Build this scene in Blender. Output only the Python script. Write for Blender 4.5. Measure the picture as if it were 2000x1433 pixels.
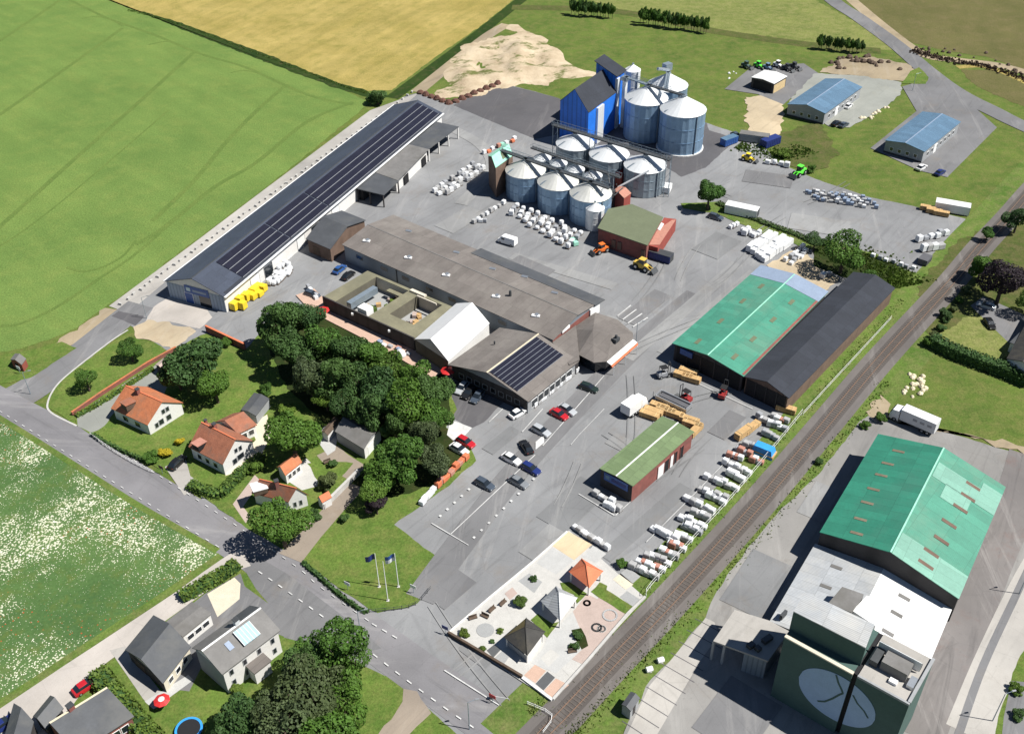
import bpy, math, random
from math import radians, sin, cos, pi, sqrt, atan2, hypot
from mathutils import Vector as V, Matrix
S = bpy.context.scene
for o in list(bpy.data.objects): bpy.data.objects.remove(o)
# ---------------------------------------------------------------- camera, sky, sun, exposure
F, PIT, ROLL, CH = 1983.0, radians(37.39), radians(.82), 138.0     # aerial view from 138 m up
_fw = V((0, cos(PIT), -sin(PIT))); _rt = V((1, 0, 0)); _dn = _fw.cross(_rt)
_r = cos(ROLL)*_rt + sin(ROLL)*_dn; _d = -sin(ROLL)*_rt + cos(ROLL)*_dn
cam = bpy.data.objects.new('camera', bpy.data.cameras.new('camera')); S.collection.objects.link(cam); S.camera = cam
cam.data.sensor_width = 36; cam.data.lens = 36*F/2000; cam.data.clip_start = 1; cam.data.clip_end = 6000
M = Matrix((_r, -_d, -_fw)).transposed().to_4x4(); M.translation = V((0, 0, CH)); cam.matrix_world = M
SAZ, SEL = radians(-13), radians(55)                                 # direction towards the sun
sd = V((cos(SEL)*cos(SAZ), cos(SEL)*sin(SAZ), sin(SEL)))
W = bpy.data.worlds.new('World'); S.world = W; W.use_nodes = True
nt = W.node_tree; bg = nt.nodes['Background']; sky = nt.nodes.new('ShaderNodeTexSky')
sky.sky_type = 'NISHITA'; sky.sun_disc = False; sky.sun_elevation = SEL; sky.sun_rotation = pi/2 - SAZ
sky.air_density = .75; sky.dust_density = 0; sky.ozone_density = 1.2; nt.links.new(sky.outputs[0], bg.inputs[0]); bg.inputs[1].default_value = 0.05
sun = bpy.data.objects.new('sun', bpy.data.lights.new('sun', 'SUN')); S.collection.objects.link(sun)
sun.data.energy = 5; sun.data.angle = radians(.5); sun.data.color = (1, .965, .9); sun.rotation_euler = sd.to_track_quat('Z', 'Y').to_euler()
S.view_settings.view_transform = 'Standard'; S.view_settings.look = 'None'; S.view_settings.exposure = .6; S.view_settings.gamma = 1
S.render.engine = "CYCLES"; S.cycles.diffuse_bounces = 2
R = random.Random(7)
C = S.collection
# ---------------------------------------------------------------- survey: ground position of a point seen at height h
def G(p, h=0.0):
    v = _fw*F + _r*(p[0]-1000) + _d*(p[1]-716.5); t = (CH-h)/(-v.z); return V((v.x*t, v.y*t, h))
def pxm(w): return F/(w-V((0, 0, CH))).dot(_fw)                      # image pixels per metre at a place
def rise(base, p):                                                   # height over ground point at which it is seen at p
    return min(((G(p, h*.1).xy-base.xy).length, h*.1) for h in range(0, 400))[1]
def GG(ps, h=0.0): return [G(p, h) for p in ps]
# ---------------------------------------------------------------- materials
MATS = {}
def N(t, k, **kw):
    n = t.nodes.new('ShaderNode'+k)
    for a, b in kw.items(): setattr(n, a, b)
    return n
def noise(t, co, sc, det=3, rough=.6, vec=None, dist=0):
    n = N(t, 'TexNoise'); n.inputs['Scale'].default_value = sc; n.inputs['Detail'].default_value = det
    n.inputs['Roughness'].default_value = rough; n.inputs['Distortion'].default_value = dist
    t.links.new(vec or co, n.inputs['Vector']); return n.outputs['Fac']
def ramp(t, f, a, b):
    n = N(t, 'MapRange'); n.inputs[1].default_value = a; n.inputs[2].default_value = b; t.links.new(f, n.inputs[0]); return n.outputs[0]
def mix(t, f, a, b, mode='MIX'):
    n = N(t, 'Mix', data_type='RGBA', blend_type=mode)
    for i, x in ((0, f), (6, a), (7, b)):
        if isinstance(x, (int, float)): n.inputs[i].default_value = x
        elif isinstance(x, tuple): n.inputs[i].default_value = (*x, 1)
        else: t.links.new(x, n.inputs[i])
    return n.outputs[2]
def mapping(t, co, ang=0, sc=(1, 1, 1)):
    a = N(t, 'Mapping', vector_type='POINT'); a.inputs['Rotation'].default_value = (0, 0, -ang); t.links.new(co, a.inputs[0])
    b = N(t, 'Mapping', vector_type='POINT'); b.inputs['Scale'].default_value = sc; t.links.new(a.outputs[0], b.inputs[0]); return b.outputs[0]
def base(name, rough=.8, metal=0, bump=0, spec=.5):
    m = bpy.data.materials.new(name); m.use_nodes = True; t = m.node_tree; bs = t.nodes['Principled BSDF']
    bs.inputs['Roughness'].default_value = rough; bs.inputs['Metallic'].default_value = metal; bs.inputs['Specular IOR Level'].default_value = spec
    co = N(t, 'NewGeometry').outputs['Position']; MATS[name] = m; return m, t, bs, co
def setbump(t, bs, f, s, d=.1):
    b = N(t, 'Bump'); b.inputs['Strength'].default_value = s; b.inputs['Distance'].default_value = d; t.links.new(f, b.inputs['Height']); t.links.new(b.outputs[0], bs.inputs['Normal'])
def mat(name, col, rough=.75, metal=0, var=.18, sc=.6, rib=0, ang=0, dirt=None, spec=.4, bump=.25):
    """paint/plaster/sheet: a base colour broken by soft staining, fine grain and optional ribs"""
    m, t, bs, co = base(name, rough, metal, spec=spec)
    lo = tuple(c*(1-var) for c in col); hi = tuple(min(1, c*(1+var*.7)) for c in col)
    c = mix(t, ramp(t, noise(t, co, sc, 5, .65), .3, .7), lo, hi)
    c = mix(t, ramp(t, noise(t, co, sc*9, 3), .35, .75), c, mix(t, .5, c, tuple(x*.75 for x in col)))
    if dirt: c = mix(t, ramp(t, noise(t, co, sc*.35, 5, .7), .48, .72), c, dirt)
    if rib:
        w = N(t, 'TexWave', bands_direction='X'); w.inputs['Scale'].default_value = rib; w.inputs['Distortion'].default_value = 0
        t.links.new(mapping(t, co, ang), w.inputs[0]); c = mix(t, ramp(t, w.outputs['Fac'], 0, .35), mix(t, .3, c, (0, 0, 0)), c); setbump(t, bs, w.outputs['Fac'], bump, .08)
    else: setbump(t, bs, noise(t, co, 12), .12, .05)
    if name.startswith('roof') and rib:                              # single sheets with laps between them, each weathered a little differently
        b = N(t, 'TexBrick'); b.inputs['Scale'].default_value = 1; b.inputs['Brick Width'].default_value = 2.1; b.inputs['Row Height'].default_value = 5.2; b.inputs['Mortar Size'].default_value = .045; b.inputs['Bias'].default_value = 0
        b.inputs['Color1'].default_value = (1.0, 1.0, 1.0, 1); b.inputs['Color2'].default_value = (.84, .84, .84, 1); b.inputs['Mortar'].default_value = (.7, .7, .7, 1)
        t.links.new(mapping(t, co, ang), b.inputs['Vector']); c = mix(t, 1.0, c, b.outputs['Color'], 'MULTIPLY')
    t.links.new(c, bs.inputs[0]); return m
def grass(name, a, b, dry, dryamt=.5, sc=1.0, stripe=None):
    m, t, bs, co = base(name, 1, spec=.1)
    c = mix(t, ramp(t, noise(t, co, .09*sc, 5, .65), .35, .65), a, b)
    c = mix(t, ramp(t, noise(t, co, .35*sc, 6, .7), .58-.25*dryamt, .85), c, dry)
    c = mix(t, ramp(t, noise(t, co, 2.2, 4, .75), .3, .75), mix(t, .55, c, (0.01, .022, .004)), c)
    if stripe:
        ang, s, amt = stripe
        c = mix(t, ramp(t, noise(t, co, .16, 4, .6, mapping(t, co, ang, (s, .12, 1))), .35, .65), mix(t, amt, c, (.02, .05, .01)), c)
    setbump(t, bs, noise(t, co, 3, 4, .8), .6, .25); t.links.new(c, bs.inputs[0]); return m
def tarmac(name, col, ang=radians(50), streak=.35, warm=(.2, .17, .14), patch=.5):
    m, t, bs, co = base(name, .9, spec=.25)
    c = mix(t, ramp(t, noise(t, co, .045, 6, .62), .3, .7), tuple(x*.8 for x in col), tuple(x*1.18 for x in col))
    c = mix(t, ramp(t, noise(t, co, .5, 5, .7, mapping(t, co, ang, (.07, .75, 1)), 1.2), .52, .8), c, mix(t, streak, c, (.03, .03, .032)))
    c = mix(t, ramp(t, noise(t, co, .5, 5, .7, mapping(t, co, ang+.5, (.05, .5, 1)), .8), .55, .8), c, mix(t, streak*.8, c, (.6, .58, .55)))
    c = mix(t, ramp(t, noise(t, co, .13, 6, .7), .55, .75), c, mix(t, patch, c, warm))
    c = mix(t, ramp(t, noise(t, co, 1.4, 5, .75), .6, .78), c, mix(t, .4, c, (.04, .04, .045)))
    c = mix(t, ramp(t, noise(t, co, .02, 4, .7), .4, .62), c, mix(t, .22, c, (.06, .06, .07)))
    vo = N(t, 'TexVoronoi', feature='DISTANCE_TO_EDGE'); vo.inputs['Scale'].default_value = .11; t.links.new(mapping(t, co, ang, (1, .5, 1)), vo.inputs[0]); c = mix(t, ramp(t, vo.outputs['Distance'], .002, .008), mix(t, .1, c, (.05, .05, .05)), c)
    c = mix(t, ramp(t, noise(t, co, 7, 2, .8), .2, .8), mix(t, .16, c, (0, 0, 0)), c)
    setbump(t, bs, noise(t, co, 9, 3), .15, .03); t.links.new(c, bs.inputs[0]); return m
def leafm(name, a, b, hue=None):
    m, t, bs, co = base(name, .65, spec=.25)
    g = N(t, 'NewGeometry'); oi = N(t, 'ObjectInfo')
    c = mix(t, g.outputs['Random Per Island'], a, b); c = mix(t, ramp(t, noise(t, co, .3, 3, .6), .4, .68), c, mix(t, .5, c, tuple(x*1.5 for x in b)))
    c = mix(t, ramp(t, noise(t, co, .45, 3), .35, .7), mix(t, .45, c, tuple(x*.35 for x in a)), c)
    c = mix(t, oi.outputs['Random'], c, mix(t, .5, c, hue or (b[0]*1.35, b[1]*1.15, b[2]*.8)))
    t.links.new(c, bs.inputs[0])
    tr = N(t, 'BsdfTranslucent'); t.links.new(c, tr.inputs[0]); ad = N(t, 'MixShader'); ad.inputs[0].default_value = .22
    out = t.nodes['Material Output']; t.links.new(bs.outputs[0], ad.inputs[1]); t.links.new(tr.outputs[0], ad.inputs[2]); t.links.new(ad.outputs[0], out.inputs[0]); return m
# ---------------------------------------------------------------- mesh building
class MB:
    def __init__(s): s.v = []; s.f = []; s.sm = False
    def add(s, vs, fs):
        k = len(s.v); s.v += [tuple(x) for x in vs]; s.f += [tuple(i+k for i in f) for f in fs]; return s
    def hexa(s, b, t):                                               # bottom and top rings of points
        n = len(b); return s.add(list(b)+list(t), [tuple(range(n))[::-1], tuple(range(n, 2*n))]+[(i, (i+1) % n, n+(i+1) % n, n+i) for i in range(n)])
    def slab(s, ps, th): return s.hexa([V(p)-V((0, 0, th)) for p in ps], [V(p) for p in ps])
    def prism(s, ps, z0, z1): return s.hexa([(p[0], p[1], z0) for p in ps], [(p[0], p[1], z1) for p in ps])
    def box(s, c, d, rz=0, tilt=0):
        x, y, z = [q/2 for q in d]; m = Matrix.Rotation(rz, 3, 'Z') @ Matrix.Rotation(tilt, 3, 'Y'); c = V(c)
        return s.hexa([c+m @ V(q) for q in ((-x, -y, -z), (x, -y, -z), (x, y, -z), (-x, y, -z))], [c+m @ V(q) for q in ((-x, -y, z), (x, -y, z), (x, y, z), (-x, y, z))])
    def tube(s, a, b, r, r2=None, n=6):
        a, b = V(a), V(b); d = (b-a).normalized(); x = d.orthogonal().normalized(); y = d.cross(x); r2 = r if r2 is None else r2
        return s.hexa([a+(x*cos(2*pi*i/n)+y*sin(2*pi*i/n))*r for i in range(n)], [b+(x*cos(2*pi*i/n)+y*sin(2*pi*i/n))*r2 for i in range(n)])
    def lathe(s, c, prof, n=24, rib=0):                              # prof: (radius, z) list
        c = V(c); k = len(prof); vs = []
        for r, z in prof:
            for i in range(n):
                q = r*(1+(rib if i % 2 else 0)); vs.append(c+V((q*cos(2*pi*i/n), q*sin(2*pi*i/n), z)))
        fs = [(j*n+i, j*n+(i+1) % n, (j+1)*n+(i+1) % n, (j+1)*n+i) for j in range(k-1) for i in range(n)]
        return s.add(vs, fs+[tuple(range(n))[::-1], tuple(range((k-1)*n, k*n))])
    def build(s, name, m, par=None, **kw):
        o = V((0, 0, 0)); a_ = par
        while a_: o += V(a_.location); a_ = a_.parent
        me = bpy.data.meshes.new(name); me.from_pydata([tuple(V(v)-o) for v in s.v], [], s.f); me.update()
        me.materials.append(MATS[m] if isinstance(m, str) else m)
        if s.sm:
            for p in me.polygons: p.use_smooth = True
        ob = bpy.data.objects.new(name, me); C.objects.link(ob); ob.parent = par
        for a, b in kw.items(): ob[a] = b
        return ob
def empty(name, label, cat, loc, rz=0, group=None):
    o = bpy.data.objects.new(name, None); C.objects.link(o); o.location = loc; o.rotation_euler = (0, 0, rz); o.empty_display_size = .5
    o['label'] = label; o['category'] = cat
    if group: o['group'] = group
    return o
def tag(o, label, cat, group=None):
    o['label'] = label; o['category'] = cat
    if group: o['group'] = group
    return o
def dup(root, loc, rz=0, label=None, sc=None, paint=None, group=None, parts=True):
    r = root.copy(); C.objects.link(r); r.location = loc; r.rotation_euler = (0, 0, rz)
    if sc: r.scale = sc
    if label: r['label'] = label
    if group: r['group'] = group
    if paint and r.type == 'MESH': r.material_slots[0].link = 'OBJECT'; r.material_slots[0].material = MATS[paint]
    for ch in root.children:
        c = ch.copy(); C.objects.link(c); c.parent = r
        if paint and ch.get('paint'): c.material_slots[0].link = 'OBJECT'; c.material_slots[0].material = MATS[paint]
        for g in ch.children: d = g.copy(); C.objects.link(d); d.parent = c
    return r
LAY = [0.0]
from mathutils import noise as _nz
noise_ = _nz.noise
NAT = dict(sand=1.6, dirt=1.5, lawn=.35, rough=1.5, gravel=.8, meadow_dry=1.2, crop_green=.5, crop_gold=.6, crop_brown=.8, ditch=.7, forest_floor=.5, flower_meadow=.5, verge=.6, dirt_lane=.5, gravel_lane=.3, asphalt=.25, asphalt_dark=.3, concrete_yard=.3)
def ground(name, ps, m, z, px=True, kind='structure'):
    ps = GG(ps) if px else ps; LAY[0] += .0011; z = z+LAY[0]
    if m in NAT:                                                     # ragged natural margins
        out = []; am = NAT[m]
        for i, a in enumerate(ps):
            b = ps[(i+1) % len(ps)]; L = (b-a).length; n = max(1, min(160, int(L/1.3))) if L < 600 else 1; d = (b-a)/max(L, 1e-6); nn = V((-d.y, d.x, 0))
            for k in range(n): p = a+(b-a)*k/n; s_ = noise_(V((p.x*.25, p.y*.25, 0)))+.7*noise_(V((p.x*.9, p.y*.9, 3))); out.append(p+nn*s_*am*(1 if k else .4))
        ps = out
    return MB().add([(p[0], p[1], z) for p in ps], [tuple(range(len(ps)))]).build(name, m, kind=kind)
def ribbon_pts(c, w, closed=False):
    L, Rr = [], []
    for i, p in enumerate(c):
        a = c[max(0, i-1)]; b = c[min(len(c)-1, i+1)]; d = (b-a).xy.normalized(); n = V((-d.y, d.x))
        if isinstance(w, (list, tuple)): f = i/(len(c)-1)*(len(w)-1); j = min(int(f), len(w)-2); ww = w[j]*(1-f+j)+w[j+1]*(f-j)
        else: ww = w
        L.append(p.xy+n*ww/2); Rr.append(p.xy-n*ww/2)
    return L, Rr
def spline(c, k=6):
    out = []
    for i in range(len(c)-1):
        p0, p1, p2, p3 = c[max(0, i-1)], c[i], c[i+1], c[min(len(c)-1, i+2)]
        for j in range(k):
            t = j/k; out.append(.5*((2*p1)+(p2-p0)*t+(2*p0-5*p1+4*p2-p3)*t*t+(3*p1-p0-3*p2+p3)*t**3))
    return out+[c[-1]]
def ribbon(name, px, w, m, z, th=0, par=None, k=6, kind='structure', world=None):
    c = spline(world or GG(px), k); L, Rr = ribbon_pts(c, w); LAY[0] += .0011; zz = z+LAY[0]; n = len(c); mb = MB()
    mb.add([(p.x, p.y, zz) for p in L]+[(p.x, p.y, zz) for p in Rr], [(n+i, n+i+1, i+1, i) for i in range(n-1)])
    o = mb.build(name, m, par)
    if kind: o['kind'] = kind
    return o
# ---------------------------------------------------------------- material palette
AB = radians(50)
grass('grass', (.09, .145, .03), (.145, .205, .042), (.24, .22, .08), .65)
grass('lawn', (.095, .165, .032), (.15, .23, .045), (.25, .25, .08), .6)
grass('meadow_dry', (.15, .19, .05), (.23, .26, .075), (.36, .33, .14), .7)
grass('verge', (.095, .17, .032), (.155, .235, .048), (.25, .23, .1), .65)
grass('rough', (.06, .1, .02), (.1, .13, .03), (.2, .15, .08), .9)
grass('crop_green', (.152, .245, .062), (.2, .298, .076), (.255, .32, .085), .45, .35, (radians(48), 1.2, .14))
grass('crop_gold', (.42, .33, .1), (.56, .43, .15), (.27, .25, .06), .45, .5, (radians(-28), 1.5, .22))
grass('crop_brown', (.14, .13, .05), (.18, .16, .065), (.22, .17, .09), .5, .5, (radians(-10), 1.0, .12))
grass('crop_track', (.13, .205, .05), (.165, .24, .06), (.2, .25, .07), .3)
grass('ditch', (.02, .045, .01), (.04, .07, .015), (.12, .1, .05), .3)
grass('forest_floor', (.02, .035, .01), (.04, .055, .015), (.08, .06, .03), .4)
tarmac('asphalt', (.238, .242, .248)); tarmac('asphalt_dark', (.105, .102, .108), patch=.15, streak=.2)
tarmac('asphalt_road', (.22, .215, .225), radians(-38), .4); tarmac('asphalt_side', (.18, .18, .185), radians(55), .4)
tarmac('worn_track', (.2, .185, .178), radians(60), .5, (.2, .12, .1), .6); tarmac('worn_dark', (.2, .204, .208)); tarmac('worn_pale', (.27, .272, .272)); tarmac('concrete', (.42, .4, .37), patch=.25, streak=.2); tarmac('concrete_yard', (.27, .262, .25), radians(56), .35); tarmac('gravel_lane', (.5, .46, .42), radians(58), .15, (.4, .33, .24))
tarmac('gravel', (.3, .31, .28), patch=.3, streak=.15, warm=(.34, .3, .2)); tarmac('dirt_lane', (.3, .25, .2), radians(50), .2, (.22, .16, .1)); tarmac('ballast', (.155, .14, .13), AB, .3, (.1, .08, .07), .5)
tarmac('sand', (.5, .41, .28), patch=.6, warm=(.36, .26, .16)); tarmac('dirt', (.36, .29, .19), patch=.7, warm=(.2, .17, .08)); tarmac('sand_court', (.62, .5, .33), patch=.2)
tarmac('ballast_dark', (.1, .088, .08), AB, .3, (.14, .09, .06), .4)
mat('road_paint', (.56, .56, .55), .8, dirt=(.28, .28, .28), sc=.8); mat('kerb', (.45, .44, .42), .9)
m, t, bs, co = base('flower_meadow', 1, spec=.1)
c = mix(t, ramp(t, noise(t, co, .05, 4, .6), .35, .65), (.055, .12, .036), (.095, .175, .05))
c = mix(t, ramp(t, noise(t, co, .3, 5, .7), .5, .8), c, (.12, .15, .03))
c = mix(t, ramp(t, noise(t, co, 2, 4, .75), .25, .7), mix(t, .5, c, (.01, .03, .006)), c)
fl = N(t, 'TexVoronoi', feature='F1'); fl.inputs['Scale'].default_value = 2.6; t.links.new(co, fl.inputs['Vector'])
dot = N(t, 'Math', operation='LESS_THAN'); t.links.new(fl.outputs['Distance'], dot.inputs[0])
den = N(t, 'MapRange'); den.inputs[1].default_value = .43; den.inputs[2].default_value = .58; den.inputs[3].default_value = .12; den.inputs[4].default_value = .5
t.links.new(noise(t, co, .05, 6, .72, mapping(t, co, radians(50), (.8, 1.15, 1))), den.inputs[0]); t.links.new(den.outputs[0], dot.inputs[1])
fc = mix(t, ramp(t, noise(t, co, .9, 3), .35, .7), (.36, .38, .24), (.72, .7, .58)); dm = N(t, 'Math', operation='MULTIPLY'); dm.inputs[1].default_value = .3; t.links.new(den.outputs[0], dm.inputs[0]); c = mix(t, dm.outputs[0], c, (.27, .31, .18)); c = mix(t, dot.outputs[0], c, fc)
re = N(t, 'TexVoronoi', feature='F1'); re.inputs['Scale'].default_value = 1.1; t.links.new(co, re.inputs['Vector'])
rd = N(t, 'Math', operation='LESS_THAN'); rd.inputs[1].default_value = .16; t.links.new(re.outputs['Distance'], rd.inputs[0])
rm = N(t, 'Math', operation='MULTIPLY'); t.links.new(rd.outputs[0], rm.inputs[0]); t.links.new(ramp(t, noise(t, co, .06, 3), .5, .6), rm.inputs[1]); c = mix(t, rm.outputs[0], c, (.35, .08, .03))
t.links.new(c, bs.inputs[0])
# roofs, walls, metals
mat('roof_black', (.034, .039, .052), .85, .0, .2, .2, rib=1.6, ang=AB); mat('roof_navy', (.055, .068, .1), .6, 0, .15, .1, rib=2, ang=radians(65+90))
mat('roof_slate', (.075, .08, .088), .6, 0, .2, .3, dirt=(.11, .11, .105)); mat('roof_grey', (.17, .165, .16), .7, 0, .2, .35, dirt=(.11, .105, .095)); mat('roof_brown', (.185, .165, .152), .9, 0, .2, .15, rib=1.4, ang=AB+pi/2, dirt=(.24, .22, .2), bump=.15)
mat('roof_olive', (.2, .188, .125), .9, 0, .2, .3, dirt=(.13, .125, .085)); mat('roof_olive2', (.13, .15, .09), .8, 0, .1, .2)
mat('roof_green', (.07, .29, .2), .55, 0, .15, .25, rib=1.1, ang=AB, dirt=(.12, .27, .19)); mat('roof_green_pale', (.2, .42, .33), .55, 0, .1, .2, rib=1.5, ang=radians(56)); mat('roof_green2', (.035, .235, .155), .6, 0, .15, .25, rib=1.1, ang=radians(56), dirt=(.05, .2, .14))
mat('roof_lime', (.17, .24, .115), .6, 0, .12, .2, rib=2.2, ang=AB, dirt=(.2, .27, .14)); mat('roof_blue', (.13, .23, .34), .45, .1, .1, .12, rib=1.6, ang=radians(40)); mat('roof_bluegrey', (.24, .3, .4), .5, 0, .12, .3)
mat('roof_mint', (.3, .62, .48), .6, 0, .2, .8); mat('roof_white', (.66, .66, .655), .6, 0, .05, .1, dirt=(.62, .63, .64)); mat('roof_pale', (.42, .44, .46), .6, 0, .15, .15, rib=1, ang=radians(56), dirt=(.5, .49, .46), bump=.1)
mat('tile_orange', (.5, .17, .075), .8, 0, .25, .8, rib=3, ang=radians(-38), dirt=(.3, .15, .09)); mat('tile_red', (.34, .13, .075), .8, 0, .28, .8, rib=3, ang=radians(-38), dirt=(.2, .12, .09)); mat('tile_bright', (.66, .19, .09), .7, 0, .12, .6, rib=3, ang=AB)
mat('tile_dark', (.05, .048, .045), .75, 0, .25, .8, rib=3, ang=AB, dirt=(.09, .08, .06)); mat('moss', (.14, .11, .04), .9, 0, .3, 2)
mat('wall_white', (.68, .67, .65), .8, 0, .06, .3, dirt=(.62, .6, .56)); mat('wall_cream', (.6, .55, .45), .85, 0, .1, .4); mat('wall_grey', (.3, .31, .32), .8, 0, .15, .4); mat('wall_blue', (.025, .19, .75), .5, 0, .15, .3, rib=1.1, ang=AB); mat('wall_pale_blue', (.3, .36, .44), .7, 0, .1, .3, rib=1.2, ang=AB)
mat('wall_dark', (.055, .05, .05), .8, 0, .2, .4, rib=2, ang=AB); mat('wall_brick', (.24, .085, .07), .9, 0, .25, .8, dirt=(.16, .07, .06)); mat('wall_brown', (.15, .1, .075), .9, 0, .25, .5); mat('wall_olive', (.13, .12, .09), .9, 0, .2, .5); mat('wall_green', (.062, .112, .1), .85, 0, .12, .3); mat('wall_steel', (.26, .3, .34), .55, .3, .1, .3, rib=1.5, ang=AB)
mat('timber_red', (.28, .06, .045), .85, 0, .2, .8); mat('timber', (.48, .31, .14), .85, 0, .25, 1.5); mat('timber_pale', (.6, .46, .25), .85, 0, .2, 1.5); mat('wood_dark', (.1, .07, .05), .9, 0, .3, 1.2); mat('bark', (.09, .07, .05), .95, 0, .3, 2)
mat('steel', (.5, .53, .56), .38, .75, .12, .5, spec=.5); mat('steel_white', (.74, .76, .77), .45, .25, .06, .5); mat('steel_blue', (.24, .36, .5), .42, .45, .15, .4); mat('steel_cone', (.66, .66, .62), .5, .35, .08, .5, dirt=(.52, .52, .48)); mat('galv', (.3, .36, .41), .45, .5, .15, 1.5); mat('steel_dark', (.07, .075, .08), .6, .3, .2, 1); mat('rail_steel', (.36, .23, .16), .5, .5, .2, 2)
mat('white_paint', (.8, .8, .79), .4, 0, .04, .6); mat('plastic_white', (.68, .69, .7), .45, 0, .08, 1.2, dirt=(.6, .62, .64)); mat('plastic_grey', (.32, .33, .35), .5, 0, .2, 1.5); mat('plastic_yellow', (.75, .55, .03), .45, 0, .1, .8); mat('orange', (.7, .16, .03), .5, 0, .15, 1); mat('red', (.55, .03, .03), .45, 0, .12, 1); mat('red_dark', (.3, .03, .03), .5, 0, .15, 1); mat('lime', (.12, .75, .06), .45, 0, .1, 1); mat('blue_tarp', (.04, .3, .72), .5, 0, .15, 1.2); mat('blue_dark', (.02, .035, .16), .5, 0, .2, .8); mat('blue_sign', (.03, .09, .3), .4, 0, .15, .5); mat('yellow_machine', (.62, .42, .08), .5, 0, .12, 1); mat('cream', (.66, .58, .42), .7, 0, .1, .8); mat('paver_grey', (.36, .36, .36), .9, 0, .2, 1.5); mat('paver_light', (.62, .61, .59), .9, 0, .1, 1.2); mat('paver_red', (.42, .2, .15), .9, 0, .2, 1.5); mat('rust', (.13, .062, .045), .9, 0, .3, 1); mat('hut_red', (.26, .07, .05), .8, 0, .2, 1); mat('logo_blue', (.3, .42, .6), .6, 0, .08, .6); mat('tarp', (.1, .1, .11), .7)
mat('glass', (.015, .02, .026), .08, 0, .05, spec=.8); mat('glass_pale', (.35, .5, .56), .15, 0, .05, spec=.8); mat('skylight_old', (.19, .16, .11), .8, 0, .3, 1); mat('solar', (.02, .02, .032), .22, 0, .2, .3, rib=1.0, ang=AB, spec=.6, bump=.05); mat('tyre', (.015, .015, .015), .9); mat('alu', (.55, .56, .57), .4, .7, .05); mat('fence_steel', (.3, .32, .33), .6, .4, .1); mat('black', (.012, .012, .014), .8); mat('lamp_glass', (.7, .7, .65), .2)
for n, c in dict(navy=(.02, .035, .16), slate=(.07, .09, .12), greycar=(.22, .235, .25), silver=(.45, .47, .49), whitecar=(.8, .8, .8), blackcar=(.015, .016, .018), redcar=(.5, .02, .03), greencar=(.02, .035, .03), bluecar=(.03, .1, .3), maroon=(.25, .02, .03)).items():
    mat('paint_'+n, c, .28, .15, .02, .5, spec=.6)
for n, c, r in (('p_white', (.5, .49, .465), 0), ('p_pink', (.44, .35, .31), 0), ('p_sand', (.62, .56, .44), 0), ('p_grey', (.33, .335, .335), 0), ('p_mid', (.46, .46, .45), 0), ('p_dark', (.095, .1, .105), 0), ('p_terra', (.52, .36, .28), 0)):
    mat(n, c, .9, 0, .1, .6, rib=2.5, ang=AB, bump=.1)
mat('rust_sleeper', (.115, .098, .086), .95, 0, .3, 2)
leafm('leaf_dark', (0.030, 0.071, 0.021), (0.062, 0.129, 0.037)); leafm('leaf_mid', (0.033, 0.088, 0.017), (0.077, 0.166, 0.027)); leafm('leaf_light', (0.052, 0.117, 0.017), (0.115, 0.198, 0.032)); leafm('leaf_grey', (.05, .075, .03), (.1, .14, .055)); leafm('leaf_purple', (.02, .014, .02), (.045, .03, .038), (.03, .025, .03)); leafm('leaf_yellow', (.28, .26, .02), (.5, .42, .03)); leafm('leaf_hedge', (0.046, 0.093, 0.016), (0.117, 0.186, 0.033)); leafm('leaf_conifer', (0.048, 0.074, 0.036), (0.103, 0.140, 0.057), (.07, .095, .03))
# ---------------------------------------------------------------- ground, fields, roads
MB().add([(-1500, -400, 0), (1500, -400, 0), (1500, 3000, 0), (-1500, 3000, 0)], [(0, 1, 2, 3)]).build('ground', 'grass', kind='structure')
ground('green_field', [(723, 200), (610, 294), (500, 381), (372, 477), (255, 566), (205, 600), (150, 640), (95, 664), (40, 681), (-20, 692), (-400, 750), (-900, 200), (-700, -200), (-350, -200), (203, -2), (350, 53), (520, 118), (640, 163)], 'crop_green', .02)
ground('golden_field', [(212, -2), (262, 18), (350, 44), (520, 106), (660, 162), (718, 178), (765, 176), (800, 150), (850, 112), (900, 78), (940, 50), (1010, -5), (1160, -120), (900, -420), (-400, -420), (-330, -200)], 'crop_gold', .02)
ground('ditch', [(205, -3), (262, 18), (350, 44), (520, 106), (660, 162), (718, 178), (730, 195), (640, 167), (520, 122), (350, 56)], 'ditch', .03)
ribbon('farm_path', [(765, 192), (860, 122), (945, 58), (1020, -2), (1120, -80)], 5, 'ditch', .03)
ribbon('field_edge_track', [(815, 180), (870, 135), (950, 72), (990, 48)], 5, 'dirt', .03)
for a in ([(-250, 655), (0, 442), (130, 325), (260, 210), (382, 100)], [(-300, 430), (0, 224), (120, 140), (240, 55)], [(-300, 270), (0, 80), (125, -5)], [(298, 432), (380, 352), (440, 280), (500, 218), (560, 165)], [(265, 478), (320, 445), (420, 365), (500, 318), (600, 238), (690, 200)]):
    if a:
        ribbon('wheel_track', a, 1.7, 'crop_track', .03)
ribbon('wheel_track', [(128, -4), (180, 22), (215, 38), (300, 68), (390, 105), (480, 132), (600, 185), (690, 205)], 1.4, 'crop_track', .03)
ribbon('wheel_track', [(160, 37), (185, 33), (215, 38), (240, 52)], .8, 'crop_track', .03); ribbon('wheel_track', [(290, 88), (320, 82), (345, 85), (375, 100)], .8, 'crop_track', .03); ribbon('wheel_track', [(450, 143), (475, 138), (500, 142)], .8, 'crop_track', .03)
ribbon('wheel_track', [(0, 636), (40, 632), (110, 600), (200, 540), (260, 500), (330, 440)], 1.0, 'crop_track', .03)
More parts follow.
